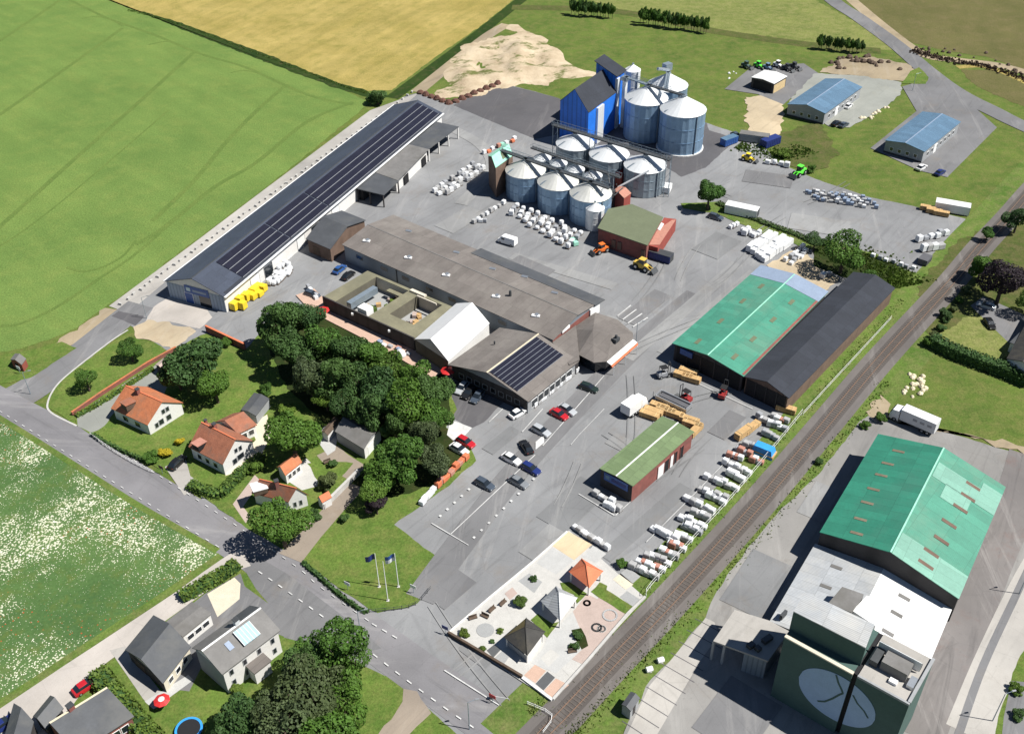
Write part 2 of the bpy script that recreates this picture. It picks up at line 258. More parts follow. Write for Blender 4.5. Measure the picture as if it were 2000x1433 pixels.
ribbon('wheel_track', [(-100, 520), (0, 480), (100, 410), (220, 310), (330, 215)], .6, 'crop_track', .03); ribbon('wheel_track', [(130, 522), (160, 530), (200, 522), (240, 500), (265, 470)], .8, 'crop_track', .03)
ground('pasture', [(1060, -120), (1110, -10), (1195, 12), (1250, 38), (1385, 58), (1480, 68), (1580, 84), (1700, 100), (1745, 96), (1690, 55), (1600, 5), (1500, -80), (1400, -150)], 'meadow_dry', .02)
ribbon('mown_strip', [(1000, 15), (1200, 22), (1400, 62), (1600, 90), (1720, 100)], 6, 'rough', .03)
ground('stubble_field', [(1655, -10), (1700, 33), (1780, 84), (1850, 100), (1930, 112), (2010, 140), (2300, 190), (2600, 100), (2300, -250), (1500, -250)], 'crop_brown', .02)
ground('field_corner', [(1878, 137), (1950, 137), (2010, 165), (2100, 215), (2100, 250), (2010, 212), (1940, 185), (1895, 160)], 'crop_brown', .02)
ribbon('field_margin', [(1640, -20), (1720, 48), (1800, 105), (1870, 118), (1960, 130), (2060, 160)], 5, 'dirt', .035); ribbon('field_margin', [(1870, 132), (1920, 130), (1975, 148), (2050, 185)], 3, 'crop_gold', .03)
ground('asphalt_yard', [(788, 190), (822, 180), (880, 205), (972, 160), (1090, 192), (1200, 236), (1378, 240), (1482, 275), (1520, 318), (1592, 350), (1700, 386), (1780, 402), (1886, 428), (1878, 442), (1800, 540), (1790, 534), (1745, 520), (1720, 560), (1540, 808), (1562, 822), (1500, 893), (1430, 972), (1350, 1056), (1270, 1138), (1228, 1170), (1262, 1168), (1080, 1368), (1012, 1420), (960, 1500), (500, 1180), (400, 1000), (330, 690), (262, 640), (222, 612), (330, 530), (500, 395), (700, 245)], 'asphalt', .03)
ground('dark_yard', [(885, 206), (975, 162), (1090, 192), (1200, 236), (1380, 240), (1385, 255), (1440, 272), (1378, 328), (1330, 346), (1290, 320), (1100, 262), (1045, 272), (960, 238)], 'asphalt_dark', .04)
ground('field_apron', [(795, 190), (818, 182), (800, 198), (560, 377), (330, 545), (250, 612), (213, 598), (372, 480), (500, 383), (723, 216)], 'concrete', .045)
ground('gate_apron', [(282, 632), (300, 600), (330, 580), (400, 600), (415, 620), (390, 642), (330, 628)], 'gravel_lane', .045)
ground('dark_patch', [(218, 618), (232, 608), (282, 618), (265, 636)], 'asphalt_dark', .06)
ground('sand_patch', [(262, 640), (290, 624), (330, 630), (385, 648), (338, 684), (300, 668), (268, 662)], 'sand', .07)
ground('dirt_verge', [(165, 632), (205, 602), (238, 606), (190, 645), (120, 685), (85, 705), (60, 716), (95, 682)], 'dirt', .05)
ribbon('side_road', [(-20, 800), (40, 772), (90, 740), (150, 694), (245, 618), (275, 595)], [9, 9.5, 9, 7.6, 7.6, 7.6], 'asphalt_side', .055)
RD = [(-260, 640), (-80, 742), (0, 787), (150, 867), (300, 960), (440, 1045), (555, 1121), (630, 1176), (726, 1246), (816, 1311), (898, 1369), (985, 1432), (1200, 1590)]
ribbon('main_road', RD, 7.6, 'asphalt_road', .06)
ribbon('road_edge', [(-260, 662), (0, 817), (150, 911), (270, 987), (425, 1076)], 1.3, 'verge', .065)
ground('flower_meadow', [(-300, 640), (0, 820), (150, 914), (270, 990), (395, 1062), (430, 1080), (300, 1175), (0, 1372), (-200, 1500), (-500, 1200)], 'flower_meadow', .05)
ribbon('meadow_edge', [(432, 1085), (300, 1176), (150, 1275), (0, 1375), (-100, 1440)], 1.6, 'verge', .06)
ribbon('gravel_lane', [(480, 1088), (440, 1108), (350, 1172), (200, 1275), (90, 1352), (-30, 1428), (-120, 1490)], [5, 4.2, 4, 4.5, 5.5, 6, 6], 'gravel_lane', .058)
ground('lower_grass', [(470, 1110), (640, 1270), (780, 1330), (800, 1352), (1080, 1600), (-100, 1600), (-20, 1440), (200, 1305), (350, 1190)], 'lawn', .045)
ground('house_forecourt', [(468, 1096), (500, 1150), (530, 1185), (555, 1245), (620, 1262), (700, 1278), (745, 1266), (690, 1218), (560, 1120), (500, 1085)], 'asphalt_side', .0555)
ground('house_forecourt', [(350, 1200), (400, 1160), (470, 1120), (478, 1145), (540, 1190), (560, 1245), (470, 1210), (400, 1290), (370, 1350), (330, 1345)], 'asphalt_side', .063)
ground('patio', [(405, 1160), (458, 1128), (470, 1140), (468, 1170), (425, 1205)], 'p_sand', .07)
ground('lane_bay', [(40, 1385), (180, 1300), (195, 1330), (165, 1345), (110, 1420), (20, 1500), (-60, 1500)], 'gravel_lane', .062)
ground('garage_path', [(215, 1270), (245, 1262), (330, 1370), (300, 1385), (280, 1365)], 'concrete', .07); ground('lawn_path', [(283, 1370), (368, 1318), (378, 1328), (300, 1385)], 'p_mid', .072)
ground('dirt_track', [(788, 1345), (815, 1350), (842, 1392), (800, 1433), (770, 1500), (700, 1500), (740, 1433), (765, 1405), (785, 1370)], 'dirt_lane', .06)
ground('island_lawn', [(93, 795), (97, 775), (112, 752), (150, 718), (205, 678), (245, 655), (268, 662), (300, 668), (333, 688), (240, 745), (142, 806), (150, 832)], 'lawn', .07)
ribbon('lawn_kerb', [(150, 832), (100, 806), (94, 785), (112, 752), (150, 718), (215, 668), (250, 645)], .4, 'kerb', .075)
ground('left_verge', [(-300, 712), (-20, 700), (60, 684), (120, 668), (150, 680), (60, 738), (20, 748), (-40, 752), (-300, 700)], 'lawn', .05)
ground('garden_lawn', [(178, 850), (150, 832), (145, 806), (240, 745), (333, 688), (392, 655), (405, 652), (478, 683), (520, 640), (560, 600), (640, 612), (760, 680), (868, 728), (892, 800), (872, 835), (915, 862), (930, 900), (878, 948), (770, 1025), (880, 1108), (815, 1178), (795, 1186), (738, 1197), (722, 1190), (585, 1092), (480, 1030), (330, 925)], 'lawn', .066)
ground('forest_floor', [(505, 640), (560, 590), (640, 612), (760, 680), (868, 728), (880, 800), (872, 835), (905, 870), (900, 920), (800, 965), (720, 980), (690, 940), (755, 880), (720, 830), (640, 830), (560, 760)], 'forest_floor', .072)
ground('gravel_drive', [(150, 812), (240, 750), (305, 712), (345, 722), (318, 775), (240, 775), (205, 832), (178, 846), (152, 834)], 'gravel', .075)
ground('house_drive', [(322, 912), (362, 893), (372, 930), (402, 950), (360, 968)], 'concrete', .075); ground('patio', [(488, 830), (522, 810), (530, 850), (505, 900), (470, 920), (440, 930), (455, 900), (500, 860)], 'p_sand', .076)
ground('patio', [(555, 935), (598, 895), (628, 925), (620, 950), (590, 958)], 'p_white', .077); ground('gravel_drive', [(455, 985), (498, 928), (510, 940), (475, 990), (490, 1010), (480, 1022)], 'p_pink', .076)
ribbon('brown_lane', [(567, 1090), (610, 1042), (655, 992), (695, 948)], [5, 4, 3.8, 4], 'dirt_lane', .077); ribbon('back_yard', [(640, 880), (660, 900), (700, 925)], 5, 'dirt_lane', .074); ground('back_yard', [(612, 850), (640, 830), (660, 850), (655, 880), (640, 890)], 'p_mid', .0745)
ground('lawn_bed', [(600, 905), (648, 900), (690, 905), (640, 960), (622, 940)], 'lawn', .078)
ground('white_bay', [(873, 850), (880, 820), (922, 836), (893, 868)], 'road_paint', .085)
ground('dark_parking', [(868, 745), (905, 745), (985, 785), (945, 825), (922, 836), (878, 815), (885, 780)], 'asphalt_dark', .05)
# railway
RW = [(1020, 1478), (1075, 1421), (1110, 1385), (1201, 1288), (1291, 1194), (1400, 1075), (1500, 962), (1610, 832), (1697, 728), (1748, 671), (1801, 614), (1862, 547), (1915, 483), (1969, 425), (2040, 345), (2200, 180)]
ribbon('rail_verge', RW, 17, 'verge', .04); ribbon('railway_ballast', RW, 6.6, 'ballast', .08); ribbon('railway_ballast', RW, 3.4, 'ballast_dark', .12)
rw = spline(GG(RW), 12)
tk = empty('railway_track', 'single railway track curving past the yard on dark ballast', 'railway track', (rw[40].x, rw[40].y, 0))
for sg in (-1, 1):
    L, Rr = ribbon_pts(rw, 1.51); c = L if sg < 0 else Rr; L2, R2 = ribbon_pts([V((p.x, p.y, 0)) for p in c], .09); n = len(c)
    MB().add([(p.x, p.y, .34) for p in L2]+[(p.x, p.y, .34) for p in R2]+[(p.x, p.y, .18) for p in L2]+[(p.x, p.y, .18) for p in R2],
        [(n+i, n+i+1, i+1, i) for i in range(n-1)]+[(i, i+1, 2*n+i+1, 2*n+i) for i in range(n-1)]+[(3*n+i, 3*n+i+1, n+i+1, n+i) for i in range(n-1)]).build('rail', 'rail_steel', tk)
mb = MB(); acc = 0
for i in range(len(rw)-1):
    a, b = rw[i], rw[i+1]; L = (b-a).length; d = (b-a)/L; q = acc
    while q < L: p = a+d*q; mb.box((p.x, p.y, .2), (.24, 2.5, .1), atan2(d.y, d.x)); q += .75
    acc = q-L
mb.build('sleeper', 'rust_sleeper', tk, kind='stuff')
# right-hand premises
ground('right_yard', [(1215, 1440), (1262, 1340), (1330, 1265), (1378, 1205), (1395, 1165), (1440, 1098), (1520, 1000), (1600, 925), (1680, 822), (1697, 812), (1735, 820), (1850, 846), (2000, 890), (2400, 1010), (2400, 1700), (1100, 1700)], 'concrete_yard', .05)
ground('loading_strip', [(1225, 1433), (1268, 1340), (1378, 1207), (1395, 1215), (1405, 1240), (1368, 1290), (1280, 1440), (1200, 1520)], 'concrete', .06)
for k in range(10):
    a = V((1262+k*0, 0)); f = k/9; p0 = (1385-f*150, 1222+f*200-0); p1 = (p0[0]+48-f*5, p0[1]+22)
    ribbon('slab_joint', [(p0[0]-28+8*f, p0[1]-14), (p1[0]-8, p1[1])], .14, 'asphalt_dark', .07, k=1)
ribbon('track_bed', [(2010, 890), (1985, 975), (1935, 1090), (1880, 1225), (1830, 1340), (1790, 1440)], 7.5, 'worn_track', .06)
ribbon('yard_lane', [(2120, 1000), (2040, 1120), (1960, 1290), (1900, 1440)], 8, 'concrete', .061); ribbon('yard_seam', [(2060, 1000), (1990, 1150), (1920, 1300), (1870, 1440)], 1.2, 'asphalt_side', .07)
ground('grass_plot', [(2060, 1180), (1990, 1280), (1950, 1400), (1930, 1500), (2300, 1500), (2300, 1180)], 'lawn', .06)
ground('drive_slab', [(1975, 1330), (1960, 1400), (1950, 1500), (2100, 1500), (2100, 1340)], 'asphalt_side', .07)
ground('yard_margin', [(1735, 820), (1850, 843), (2000, 886), (2200, 950), (2200, 935), (2000, 872), (1900, 850)], 'dirt', .058)
ribbon('country_road', [(1520, -120), (1612, -12), (1680, 37), (1750, 88), (1815, 143), (1870, 183), (1940, 218), (2010, 252), (2300, 380)], [8, 7, 7, 7, 7.5, 8, 7.5, 7, 7], 'asphalt_side', .06)
ground('blue_yard', [(1762, 170), (1790, 162), (1815, 158), (1850, 183), (1905, 212), (1947, 250), (1850, 347), (1795, 334), (1700, 290), (1790, 218)], 'asphalt_side', .05)
ground('gravel_yard', [(1620, 248), (1660, 250), (1700, 228), (1745, 198), (1762, 175), (1760, 162), (1690, 148), (1590, 145), (1540, 200)], 'gravel', .055)
ground('dirt_heap', [(1600, 142), (1640, 118), (1700, 112), (1770, 125), (1800, 145), (1795, 162), (1740, 158), (1680, 150)], 'dirt', .06)
ground('grass_tip', [(1778, 140), (1795, 132), (1814, 152), (1808, 165), (1760, 164)], 'lawn', .065); ground('worn_ground', [(1455, 190), (1500, 185), (1530, 205), (1525, 262), (1500, 270), (1460, 255)], 'sand', .04)
ground('small_yard', [(1415, 175), (1470, 130), (1570, 125), (1600, 145), (1530, 205), (1480, 185)], 'asphalt_side', .045); ground('rough_strip', [(1510, 262), (1600, 240), (1640, 300), (1590, 340), (1520, 315)], 'rough', .035)
ground('hedge_bank', [(1330, 398), (1400, 395), (1480, 435), (1560, 462), (1620, 470), (1720, 500), (1750, 525), (1700, 530), (1600, 492), (1500, 462), (1400, 418), (1335, 408)], 'verge', .06)
ground('tree_bank', [(1590, 480), (1700, 498), (1760, 525), (1720, 560), (1640, 540), (1590, 520)], 'forest_floor', .065); ground('store_ground', [(1500, 520), (1560, 480), (1600, 520), (1640, 545), (1610, 570)], 'sand', .05)
ground('garden_right', [(1830, 655), (1900, 610), (1960, 640), (1972, 690), (1940, 712)], 'meadow_dry', .05); ground('drive_right', [(1895, 598), (1920, 580), (2010, 620), (2100, 660), (2100, 760), (1990, 690)], 'asphalt_side', .06); ground('garden_base', [(1790, 560), (1870, 470), (2300, 300), (2300, 800), (2000, 740), (1820, 680)], 'rough', .04)
ground('worn_grass', [(1700, 790), (1720, 770), (1740, 790), (1720, 820), (1700, 815)], 'dirt', .055)
# sand mound with a real, uneven surface
mb = MB(); nx, ny = 46, 22; P = [G(p) for p in ((838, 205), (1190, 150), (1010, 42), (880, 95))]
from mathutils import noise as _n
for j in range(ny+1):
    for i in range(nx+1):
        u, v = i/nx, j/ny; p = (P[0]*(1-u)+P[1]*u)*(1-v)+(P[3]*(1-u)+P[2]*u)*v
        e = min(u, 1-u, v, 1-v)*4; e = max(0, min(1, e)); h = (1.5+1.3*_n.noise(V((p.x*.05, p.y*.05, 1)))+1.3*_n.noise(V((p.x*.14, p.y*.14, 5)))+.5*_n.noise(V((p.x*.5, p.y*.5, 3))))*e-.45-.8*_n.noise(V((p.x*.1, p.y*.1, 9)))
        mb.v.append((p.x, p.y, max(h, -.3)+.06))
mb.f = [(j*(nx+1)+i, j*(nx+1)+i+1, (j+1)*(nx+1)+i+1, (j+1)*(nx+1)+i) for j in range(ny) for i in range(nx)]; mb.sm = True
m, t, bs, co = base('mound', .95, spec=.1); c = mix(t, ramp(t, noise(t, co, .1, 6, .7), .3, .7), (.33, .255, .17), (.56, .47, .34)); c = mix(t, ramp(t, noise(t, co, .1, 6, .7, mapping(t, co, .4, (1, 1.6, 1))), .53, .63), c, (.12, .13, .045)); setbump(t, bs, noise(t, co, 1.5, 4), .7, .3); t.links.new(c, bs.inputs[0])
mb.build('earth_mound', 'mound', kind='structure')
# worn lanes, repairs and tyre marks on the yard
for px, w, m in (([(1360, 575), (1260, 660), (1120, 800), (1000, 930), (900, 1060), (820, 1170)], 5.5, 'asphalt_side'), ([(1440, 515), (1345, 600), (1225, 700)], 3.2, 'worn_pale'), ([(1470, 530), (1375, 612), (1290, 690)], 2.0, 'worn_pale'), ([(1340, 950), (1250, 1030), (1180, 1090)], 3.0, 'worn_dark'), ([(880, 250), (940, 285), (960, 330), (900, 400)], 4, 'worn_pale'), ([(1000, 500), (1100, 530), (1200, 560)], 3.5, 'worn_pale')):
    ribbon('worn_lane', px, w, m, .036)
for k, (x, y, a, L, w) in enumerate(((1120, 985, 50, 14, 7), (1060, 1060, 50, 9, 4), (880, 1150, 48, 8, 5), (960, 1250, 48, 10, 6), (1180, 640, 50, 10, 5), (1260, 600, 50, 16, 5), (1400, 640, 50, 8, 3), (900, 430, 50, 14, 7), (1040, 520, -40, 12, 4), (1400, 480, 48, 12, 8), (1600, 440, -20, 16, 9), (1500, 350, -20, 14, 8), (980, 860, 50, 9, 3), (1240, 880, 50, 4, 12), (1420, 830, 50, 9, 4), (1480, 1140, 55, 14, 8), (1600, 980, 55, 10, 5), (1440, 1400, 50, 12, 9),  (1500, 1230, 50, 9, 6))):
    g = G((x, y)); c_, s_ = cos(radians(a)), sin(radians(a)); ground('repair_patch', [(g.x+c_*i*L/2-s_*j*w/2, g.y+s_*i*L/2+c_*j*w/2) for i, j in ((-1, -1), (1, -1), (1, 1), (-1, 1))], ('worn_dark', 'worn_pale', 'asphalt_side')[k % 3], .037+.02*(x > 1290 and y > 950), px=False)
tr = random.Random(3)
for k in range(26):
    x, y = tr.choice(((1000, 1000), (1150, 860), (1250, 650), (1350, 560), (1000, 480), (1450, 420), (900, 1180), (1080, 620), (1600, 420), (1300, 900), (960, 1300))); g = G((x+tr.gauss(0, 60), y+tr.gauss(0, 40))); a = radians(50)+tr.gauss(0, .35)+(pi/2 if tr.random() < .2 else 0); cu = tr.gauss(0, .04); L = tr.uniform(8, 26)
    for o_ in (-.8, .8):
        pts = []; p = V((g.x-sin(a)*o_, g.y+cos(a)*o_, 0)); b_ = a
        for i in range(6): pts.append(p.copy()); p += V((cos(b_), sin(b_), 0))*L/5; b_ += cu*L/5*.35
        ribbon('tyre_mark', None, [.12, .3, .3, .12], 'worn_dark' if k % 3 else 'worn_pale', .0385, k=2, world=pts)
# ---------------------------------------------------------------- painted markings
def line(px, w=.16): ribbon('road_marking', px, w, 'road_paint', .09, k=1)
def dashes(px, dash, gap, w=.16, name='road_marking'):
    c = spline(GG(px), 8); acc = 0; on = True; seg = [c[0]]; rem = dash; mb = MB(); LAY[0] += .0011; z = .09+LAY[0]
    for a, b in zip(c, c[1:]):
        L = (b-a).length; q = 0; d = (b-a)/max(L, 1e-6); nn = V((-d.y, d.x, 0))*w/2
        while q < L:
            st = min(rem, L-q)
            if on: p, r = a+d*q, a+d*(q+st); mb.add([(s.x, s.y, z) for s in (p-nn, r-nn, r+nn, p+nn)], [(0, 1, 2, 3)])
            q += st; rem -= st
            if rem <= 1e-6: on = not on; rem = dash if on else gap
    mb.build(name, 'road_paint', kind='structure')
dashes([(0, 804), (150, 898), (300, 991), (430, 1071)], .9, 1.8); dashes([(180, 851), (306, 927), (440, 1013), (578, 1107), (624, 1146), (722, 1215)], .9, 1.8)
dashes([(505, 1117), (533, 1136), (611, 1191), (706, 1261), (793, 1328), (870, 1384), (925, 1422)], 1.0, 1.6, .22); dashes([(727, 1219), (785, 1253)], 1, 1.2, .22)
line([(868, 1310), (975, 1378)], .22); line([(843, 1023), (915, 1066)]); line([(881, 1044), (1045, 890)]); line([(1060, 872), (1150, 770), (1180, 735)]); line([(1020, 845), (1060, 800)]); line([(955, 826), (982, 800)])
for k in range(6): dashes([(858+k*14, 1008-k*13), (862+k*14, 1010-k*13)], .6, 9, .5)
for k in range(9): dashes([(924+k*14.5, 1050-k*14.2), (928+k*14.5, 1052-k*14.2)], .6, 9, .5)
for k in range(4): line([(1206+k*10, 619+k*7), (1232+k*11, 598+k*8)], .3)
line([(1130, 966), (1200, 1008)]); line([(1202, 1008), (1235, 978)]); line([(1262, 1060), (1360, 962), (1440, 880)], .12); line([(1330, 735), (1470, 800)], .12); line([(1180, 800), (1130, 852), (1115, 870)], .1)
ground('white_bay', [(1046, 865), (1062, 851), (1063, 866), (1046, 880)], 'road_paint', .085)
# ---------------------------------------------------------------- buildings
class Bd: pass
def gable(name, label, cat, A, B, Cc, h, wallm, roofm, far='B', Rp=None, rh=None, ov=.35, th=.16, roof2=None, ridgecap=None, rf=.5, z0=0, group=None, wall=True):
    a, b, c = [p if isinstance(p, V) else G(p, h) for p in (A, B, Cc)]; u = b-a; v = c-(b if far == 'B' else a); mid = a+u*rf
    if rh is None: rh = rise(mid, Rp) if Rp else h+1.5
    rh = max(rh, h+.35); o = a+(u+v)/2; e = empty(name, label, cat, (o.x, o.y, z0), group=group)
    dz = V((0, 0, rh-h)); uu, vv = u.normalized(), v.normalized()
    q = Bd(); q.e, q.a, q.b, q.u, q.v, q.h, q.rh, q.mid, q.rf = e, a, b, u, v, h, rh, mid, rf
    ra, rb = mid+dz, mid+dz+v
    MB().slab([a, ra, rb, a+v], th).build('roof', roofm, e); MB().slab([ra, b, b+v, rb], th).build('roof', roof2 or roofm, e)
    if ridgecap: MB().hexa([p+uu*s+V((0, 0, -.05)) for p in (ra, rb) for s in ((-.16, .16) if p == ra else (.16, -.16))], [p+uu*s+V((0, 0, .06)) for p in (ra, rb) for s in ((-.12, .12) if p == ra else (.12, -.12))]).build('ridge', ridgecap, e)
    wa, wb = a+uu*ov+vv*ov, b-uu*ov+vv*ov; L = v-vv*2*ov; k = (rh-h)/(u.length*rf); k2 = (rh-h)/(u.length*(1-rf))
    q.wa, q.wb, q.L = V((wa.x, wa.y, 0)), V((wb.x, wb.y, 0)), L; q.top = h-th-.02
    if wall:
        pr = [V((wa.x, wa.y, z0)), V((wb.x, wb.y, z0)), V((wb.x, wb.y, h+k2*ov-th-.03)), V((mid.x+vv.x*ov, mid.y+vv.y*ov, rh-th-.03)), V((wa.x, wa.y, h+k*ov-th-.03))]
        MB().hexa(pr, [p+L for p in pr]).build('wall', wallm, e)
    return q
def face(q, side):                                                   # ground start, along direction, outward normal
    u, v = q.u.normalized(), q.v.normalized()
    if side == 'near': s, d, L = q.wa, (q.wb-q.wa), (q.wb-q.wa).length
    elif side == 'far': s, d, L = q.wa+q.L, (q.wb-q.wa), (q.wb-q.wa).length
    elif side == 'right': s, d, L = q.wb, q.L, q.L.length
    else: s, d, L = q.wa, q.L, q.L.length
    d = d.normalized(); n = V((d.y, -d.x, 0)); ctr = (q.wa+q.wb+q.L)/2
    if (s+d*L/2-ctr).dot(n) < 0: n = -n
    return s, d, n, L
def panel(q, side, s0, s1, z0, z1, m, name='window', t=.05, frame=None, par=None):
    s, d, n, L = face(q, side); a, b = s+d*(s0*L), s+d*(s1*L); p = MB().hexa([V((x.x, x.y, z0)) for x in (a, b, b+n*t, a+n*t)], [V((x.x, x.y, z1)) for x in (a, b, b+n*t, a+n*t)]).build(name, m, par or q.e)
    if frame:
        mb = MB(); w = .09; t2 = t+.03
        for (x0, x1, y0, y1) in ((a-d*w, b+d*w, z1, z1+w), (a-d*w, b+d*w, z0-w, z0), (a-d*w, a, z0, z1), (b, b+d*w, z0, z1)): mb.hexa([V((x.x, x.y, y0)) for x in (x0, x1, x1+n*t2, x0+n*t2)], [V((x.x, x.y, y1)) for x in (x0, x1, x1+n*t2, x0+n*t2)])
        mb.build('frame', frame, p)
    return p
def windows(q, side, n, z0, z1, w, m='glass', frame='white_paint', s0=.08, s1=.92):
    L = face(q, side)[3]
    for i in range(n): c = s0+(s1-s0)*(i+.5)/n; panel(q, side, c-w/2/L, c+w/2/L, z0, z1, m, 'window', frame=frame)
def onroof(q, side, s, t, dz=0):                                     # s: eave->ridge 0..1 across, t along 0..1
    m = q.mid+V((0, 0, q.rh-q.h)); e0 = q.a if side == 'l' else q.b; p = e0*(1-s)+m*s+q.v*t; nn = (q.v.cross(m-e0)).normalized(); nn = nn if nn.z > 0 else -nn; return p+nn*dz
def roofpatch(q, side, s0, s1, t0, t1, m, name, th=.08, par=None):
    return MB().hexa([onroof(q, side, s, t, .01) for s, t in ((s0, t0), (s1, t0), (s1, t1), (s0, t1))], [onroof(q, side, s, t, th) for s, t in ((s0, t0), (s1, t0), (s1, t1), (s0, t1))]).build(name, m, par or q.e)
def chimney(q, side, s, t, d=.7, hh=1.1, m='wall_brick'):
    p = onroof(q, side, s, t); ang = atan2(q.u.y, q.u.x); c = MB().box((p.x, p.y, p.z+hh/2-.4), (d, d, hh+.8), ang).build('chimney', m, q.e)
    MB().box((p.x, p.y, p.z+hh+.06), (d+.16, d+.16, .12), ang).build('cap', 'steel_dark', c)
def gutter(q, side, m='white_paint', w=.25):
    e0 = q.a if side == 'l' else q.b; un = q.u.normalized()*(-1 if side == 'l' else 1)
    MB().slab([e0+un*.02, e0+un*w, e0+un*w+q.v, e0+un*.02+q.v], .22).build('gutter', m, q.e)
def blk(name, m, par, px, z0, z1, world=None): return MB().prism([(p.x, p.y) for p in (world or GG(px, z1))], z0, z1).build(name, m, par)
# solar warehouse
q = gable('warehouse', 'very long navy roofed warehouse with rows of solar panels beside the green field', 'warehouse', (320.4, 549), (437, 580), (865, 221), 4.8, 'wall_white', 'roof_navy', Rp=(377, 542.7), ridgecap='steel_dark')
gutter(q, 'r', w=.5); gutter(q, 'l', w=.3)
s, d, n, L = face(q, 'near'); panel(q, 'near', .003, .997, .01, 4.55, 'wall_pale_blue', 'end_cladding', .06)
sg = panel(q, 'near', .32, .74, 3.0, 5.1, 'blue_sign', 'sign', .14); panel(q, 'near', .35, .42, 3.6, 4.6, 'glass_pale', 'emblem', .18, par=sg); panel(q, 'near', .46, .7, 3.7, 4.3, 'roof_bluegrey', 'lettering', .18, par=sg)
panel(q, 'near', .3, .44, .05, 2.9, 'blue_sign', 'door', .12, frame='white_paint'); panel(q, 'near', .55, .75, .05, 3.2, 'glass', 'gate', .1)
for k, (t0, t1) in enumerate(((.075, .252), (.256, .412), (.416, .985))):
    for r_ in range(4):
        ar = roofpatch(q, 'r', .07+r_*.215, .07+r_*.215+.2, t0, t1, 'solar', 'solar_array', .16); 
        MB().hexa([onroof(q, 'r', x, t, z) for z in (.17,) for x, t in ((.07+r_*.215-.008, t0), (.07+r_*.215+.008, t0), (.07+r_*.215+.008, t1), (.07+r_*.215-.008, t1))], [onroof(q, 'r', x, t, .2) for x, t in ((.07+r_*.215-.008, t0), (.07+r_*.215+.008, t0), (.07+r_*.215+.008, t1), (.07+r_*.215-.008, t1))]).build('rail', 'alu', ar)
roofpatch(q, 'r', .02, .1, .01, .99, 'roof_black', 'walkway', .05)
for s0 in (.09, .14, .27, .33, .42): panel(q, 'right', s0, s0+.03, .05, 3.4, 'glass' if s0 in (.33, .14) else 'white_paint', 'gate', .1, frame='wall_grey')
sw = q
ax = empty('lean_to', 'dark lean-to roof range with open bays and white walls on the warehouse side', 'lean-to', G((800, 330)))
for px, m in (([(853, 238), (799, 282), (837, 291.5), (896, 247.5)], 'roof_slate'), ([(799, 282), (733, 337), (777, 352.5), (837, 291.5)], 'roof_grey')):
    MB().slab(GG(px, 4.2), .2).build('roof', m, ax)
blk('wall', 'wall_white', ax, [(797, 287), (735, 338), (773, 351), (833, 293)], 0, 3.95)
w0, w1 = G((776, 351), 3.95), G((836, 292), 3.95); dd = (w1-w0); nn = V((dd.y, -dd.x, 0)).normalized()
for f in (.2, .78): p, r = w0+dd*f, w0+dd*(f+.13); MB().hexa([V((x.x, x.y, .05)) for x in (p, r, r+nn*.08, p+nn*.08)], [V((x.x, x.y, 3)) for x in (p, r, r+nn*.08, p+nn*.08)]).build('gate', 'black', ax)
for f in (0, .33, .66, 1):
    p = G((837, 291.5), 4)*(1-f)+G((894, 248.5), 4)*f; MB().box((p.x, p.y, 2), (.35, .35, 4), AB).build('post', 'wall_white', ax)
blk('back_wall', 'wall_dark', ax, [(801, 282), (809, 285), (866, 244), (857, 240)], 0, 3.9)
cp = empty('canopy', 'dark low canopy with an open black front beside the long warehouse', 'canopy', G((740, 375)))
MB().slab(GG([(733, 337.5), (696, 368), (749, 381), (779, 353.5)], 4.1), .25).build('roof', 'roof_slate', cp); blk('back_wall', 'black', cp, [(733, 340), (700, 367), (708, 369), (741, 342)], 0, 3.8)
for p in ((697, 368.5), (722, 374.5), (748, 380.5), (777, 353.5)): g = G(p, 4); MB().box((g.x, g.y, 1.95), (.3, .3, 3.9), AB).build('post', 'wall_dark', cp)
# dark hall joined to the brown hall
q = gable('storehouse', 'short slate roofed storehouse between the solar warehouse and the brown hall', 'storehouse', (597, 466), (667.5, 411), (714.6, 430), 4.2, 'wall_brown', 'roof_slate', Rp=(628, 423)); panel(q, 'left', .2, .5, .05, 2.8, 'wood_dark', 'door')
# brown long hall
q = gable('long_hall', 'long brown fibre cement roofed hall with small roof hatches in the middle of the yard', 'hall', (1080, 664), (1174, 588), (667.7, 477.6), 5, 'wall_steel', 'roof_brown', far='A', Rp=(1124, 615), ridgecap='roof_grey')
panel(q, 'near', 0, 1, .05, 4.7, 'wall_brick', 'end_wall', .06)
for i, c in enumerate((.08, .2, .31, .43, .54, .66, .77, .9)): panel(q, 'left', c, c+.035, 2.6, 3.6, 'glass', 'window', frame='wall_grey')
for c in (.37, .72): panel(q, 'left', c, c+.004, .1, 4.6, 'steel_dark', 'downpipe', .15)
for s_, t_ in ((.45, .93), (.5, .72), (.48, .53), (.5, .3), (.45, .12)):
    p = onroof(q, 'l', s_, t_, .12); hb = MB().box(p, (1.9, .9, .3), atan2(q.v.y, q.v.x)+.4).build('roof_hatch', 'white_paint', q.e); MB().box(p+V((.3, .1, .25)), (.8, .8, .35), .9).build('lid', 'steel', hb)
for s_, t_ in ((.5, .85), (.55, .6), (.6, .42), (.35, .3), (.5, .15)):
    p = onroof(q, 'r', s_, t_, .12); MB().box(p, (1.6, .8, .25), atan2(q.v.y, q.v.x)+.3).build('skylight', 'steel', q.e)
p = onroof(q, 'l', .72, .26, .6); MB().tube(p-V((0, 0, .8)), p+V((0, 0, .8)), .35, .3, 10).build('vent', 'steel_dark', q.e)
pp = MB(); bw, bv = q.u.normalized(), q.v
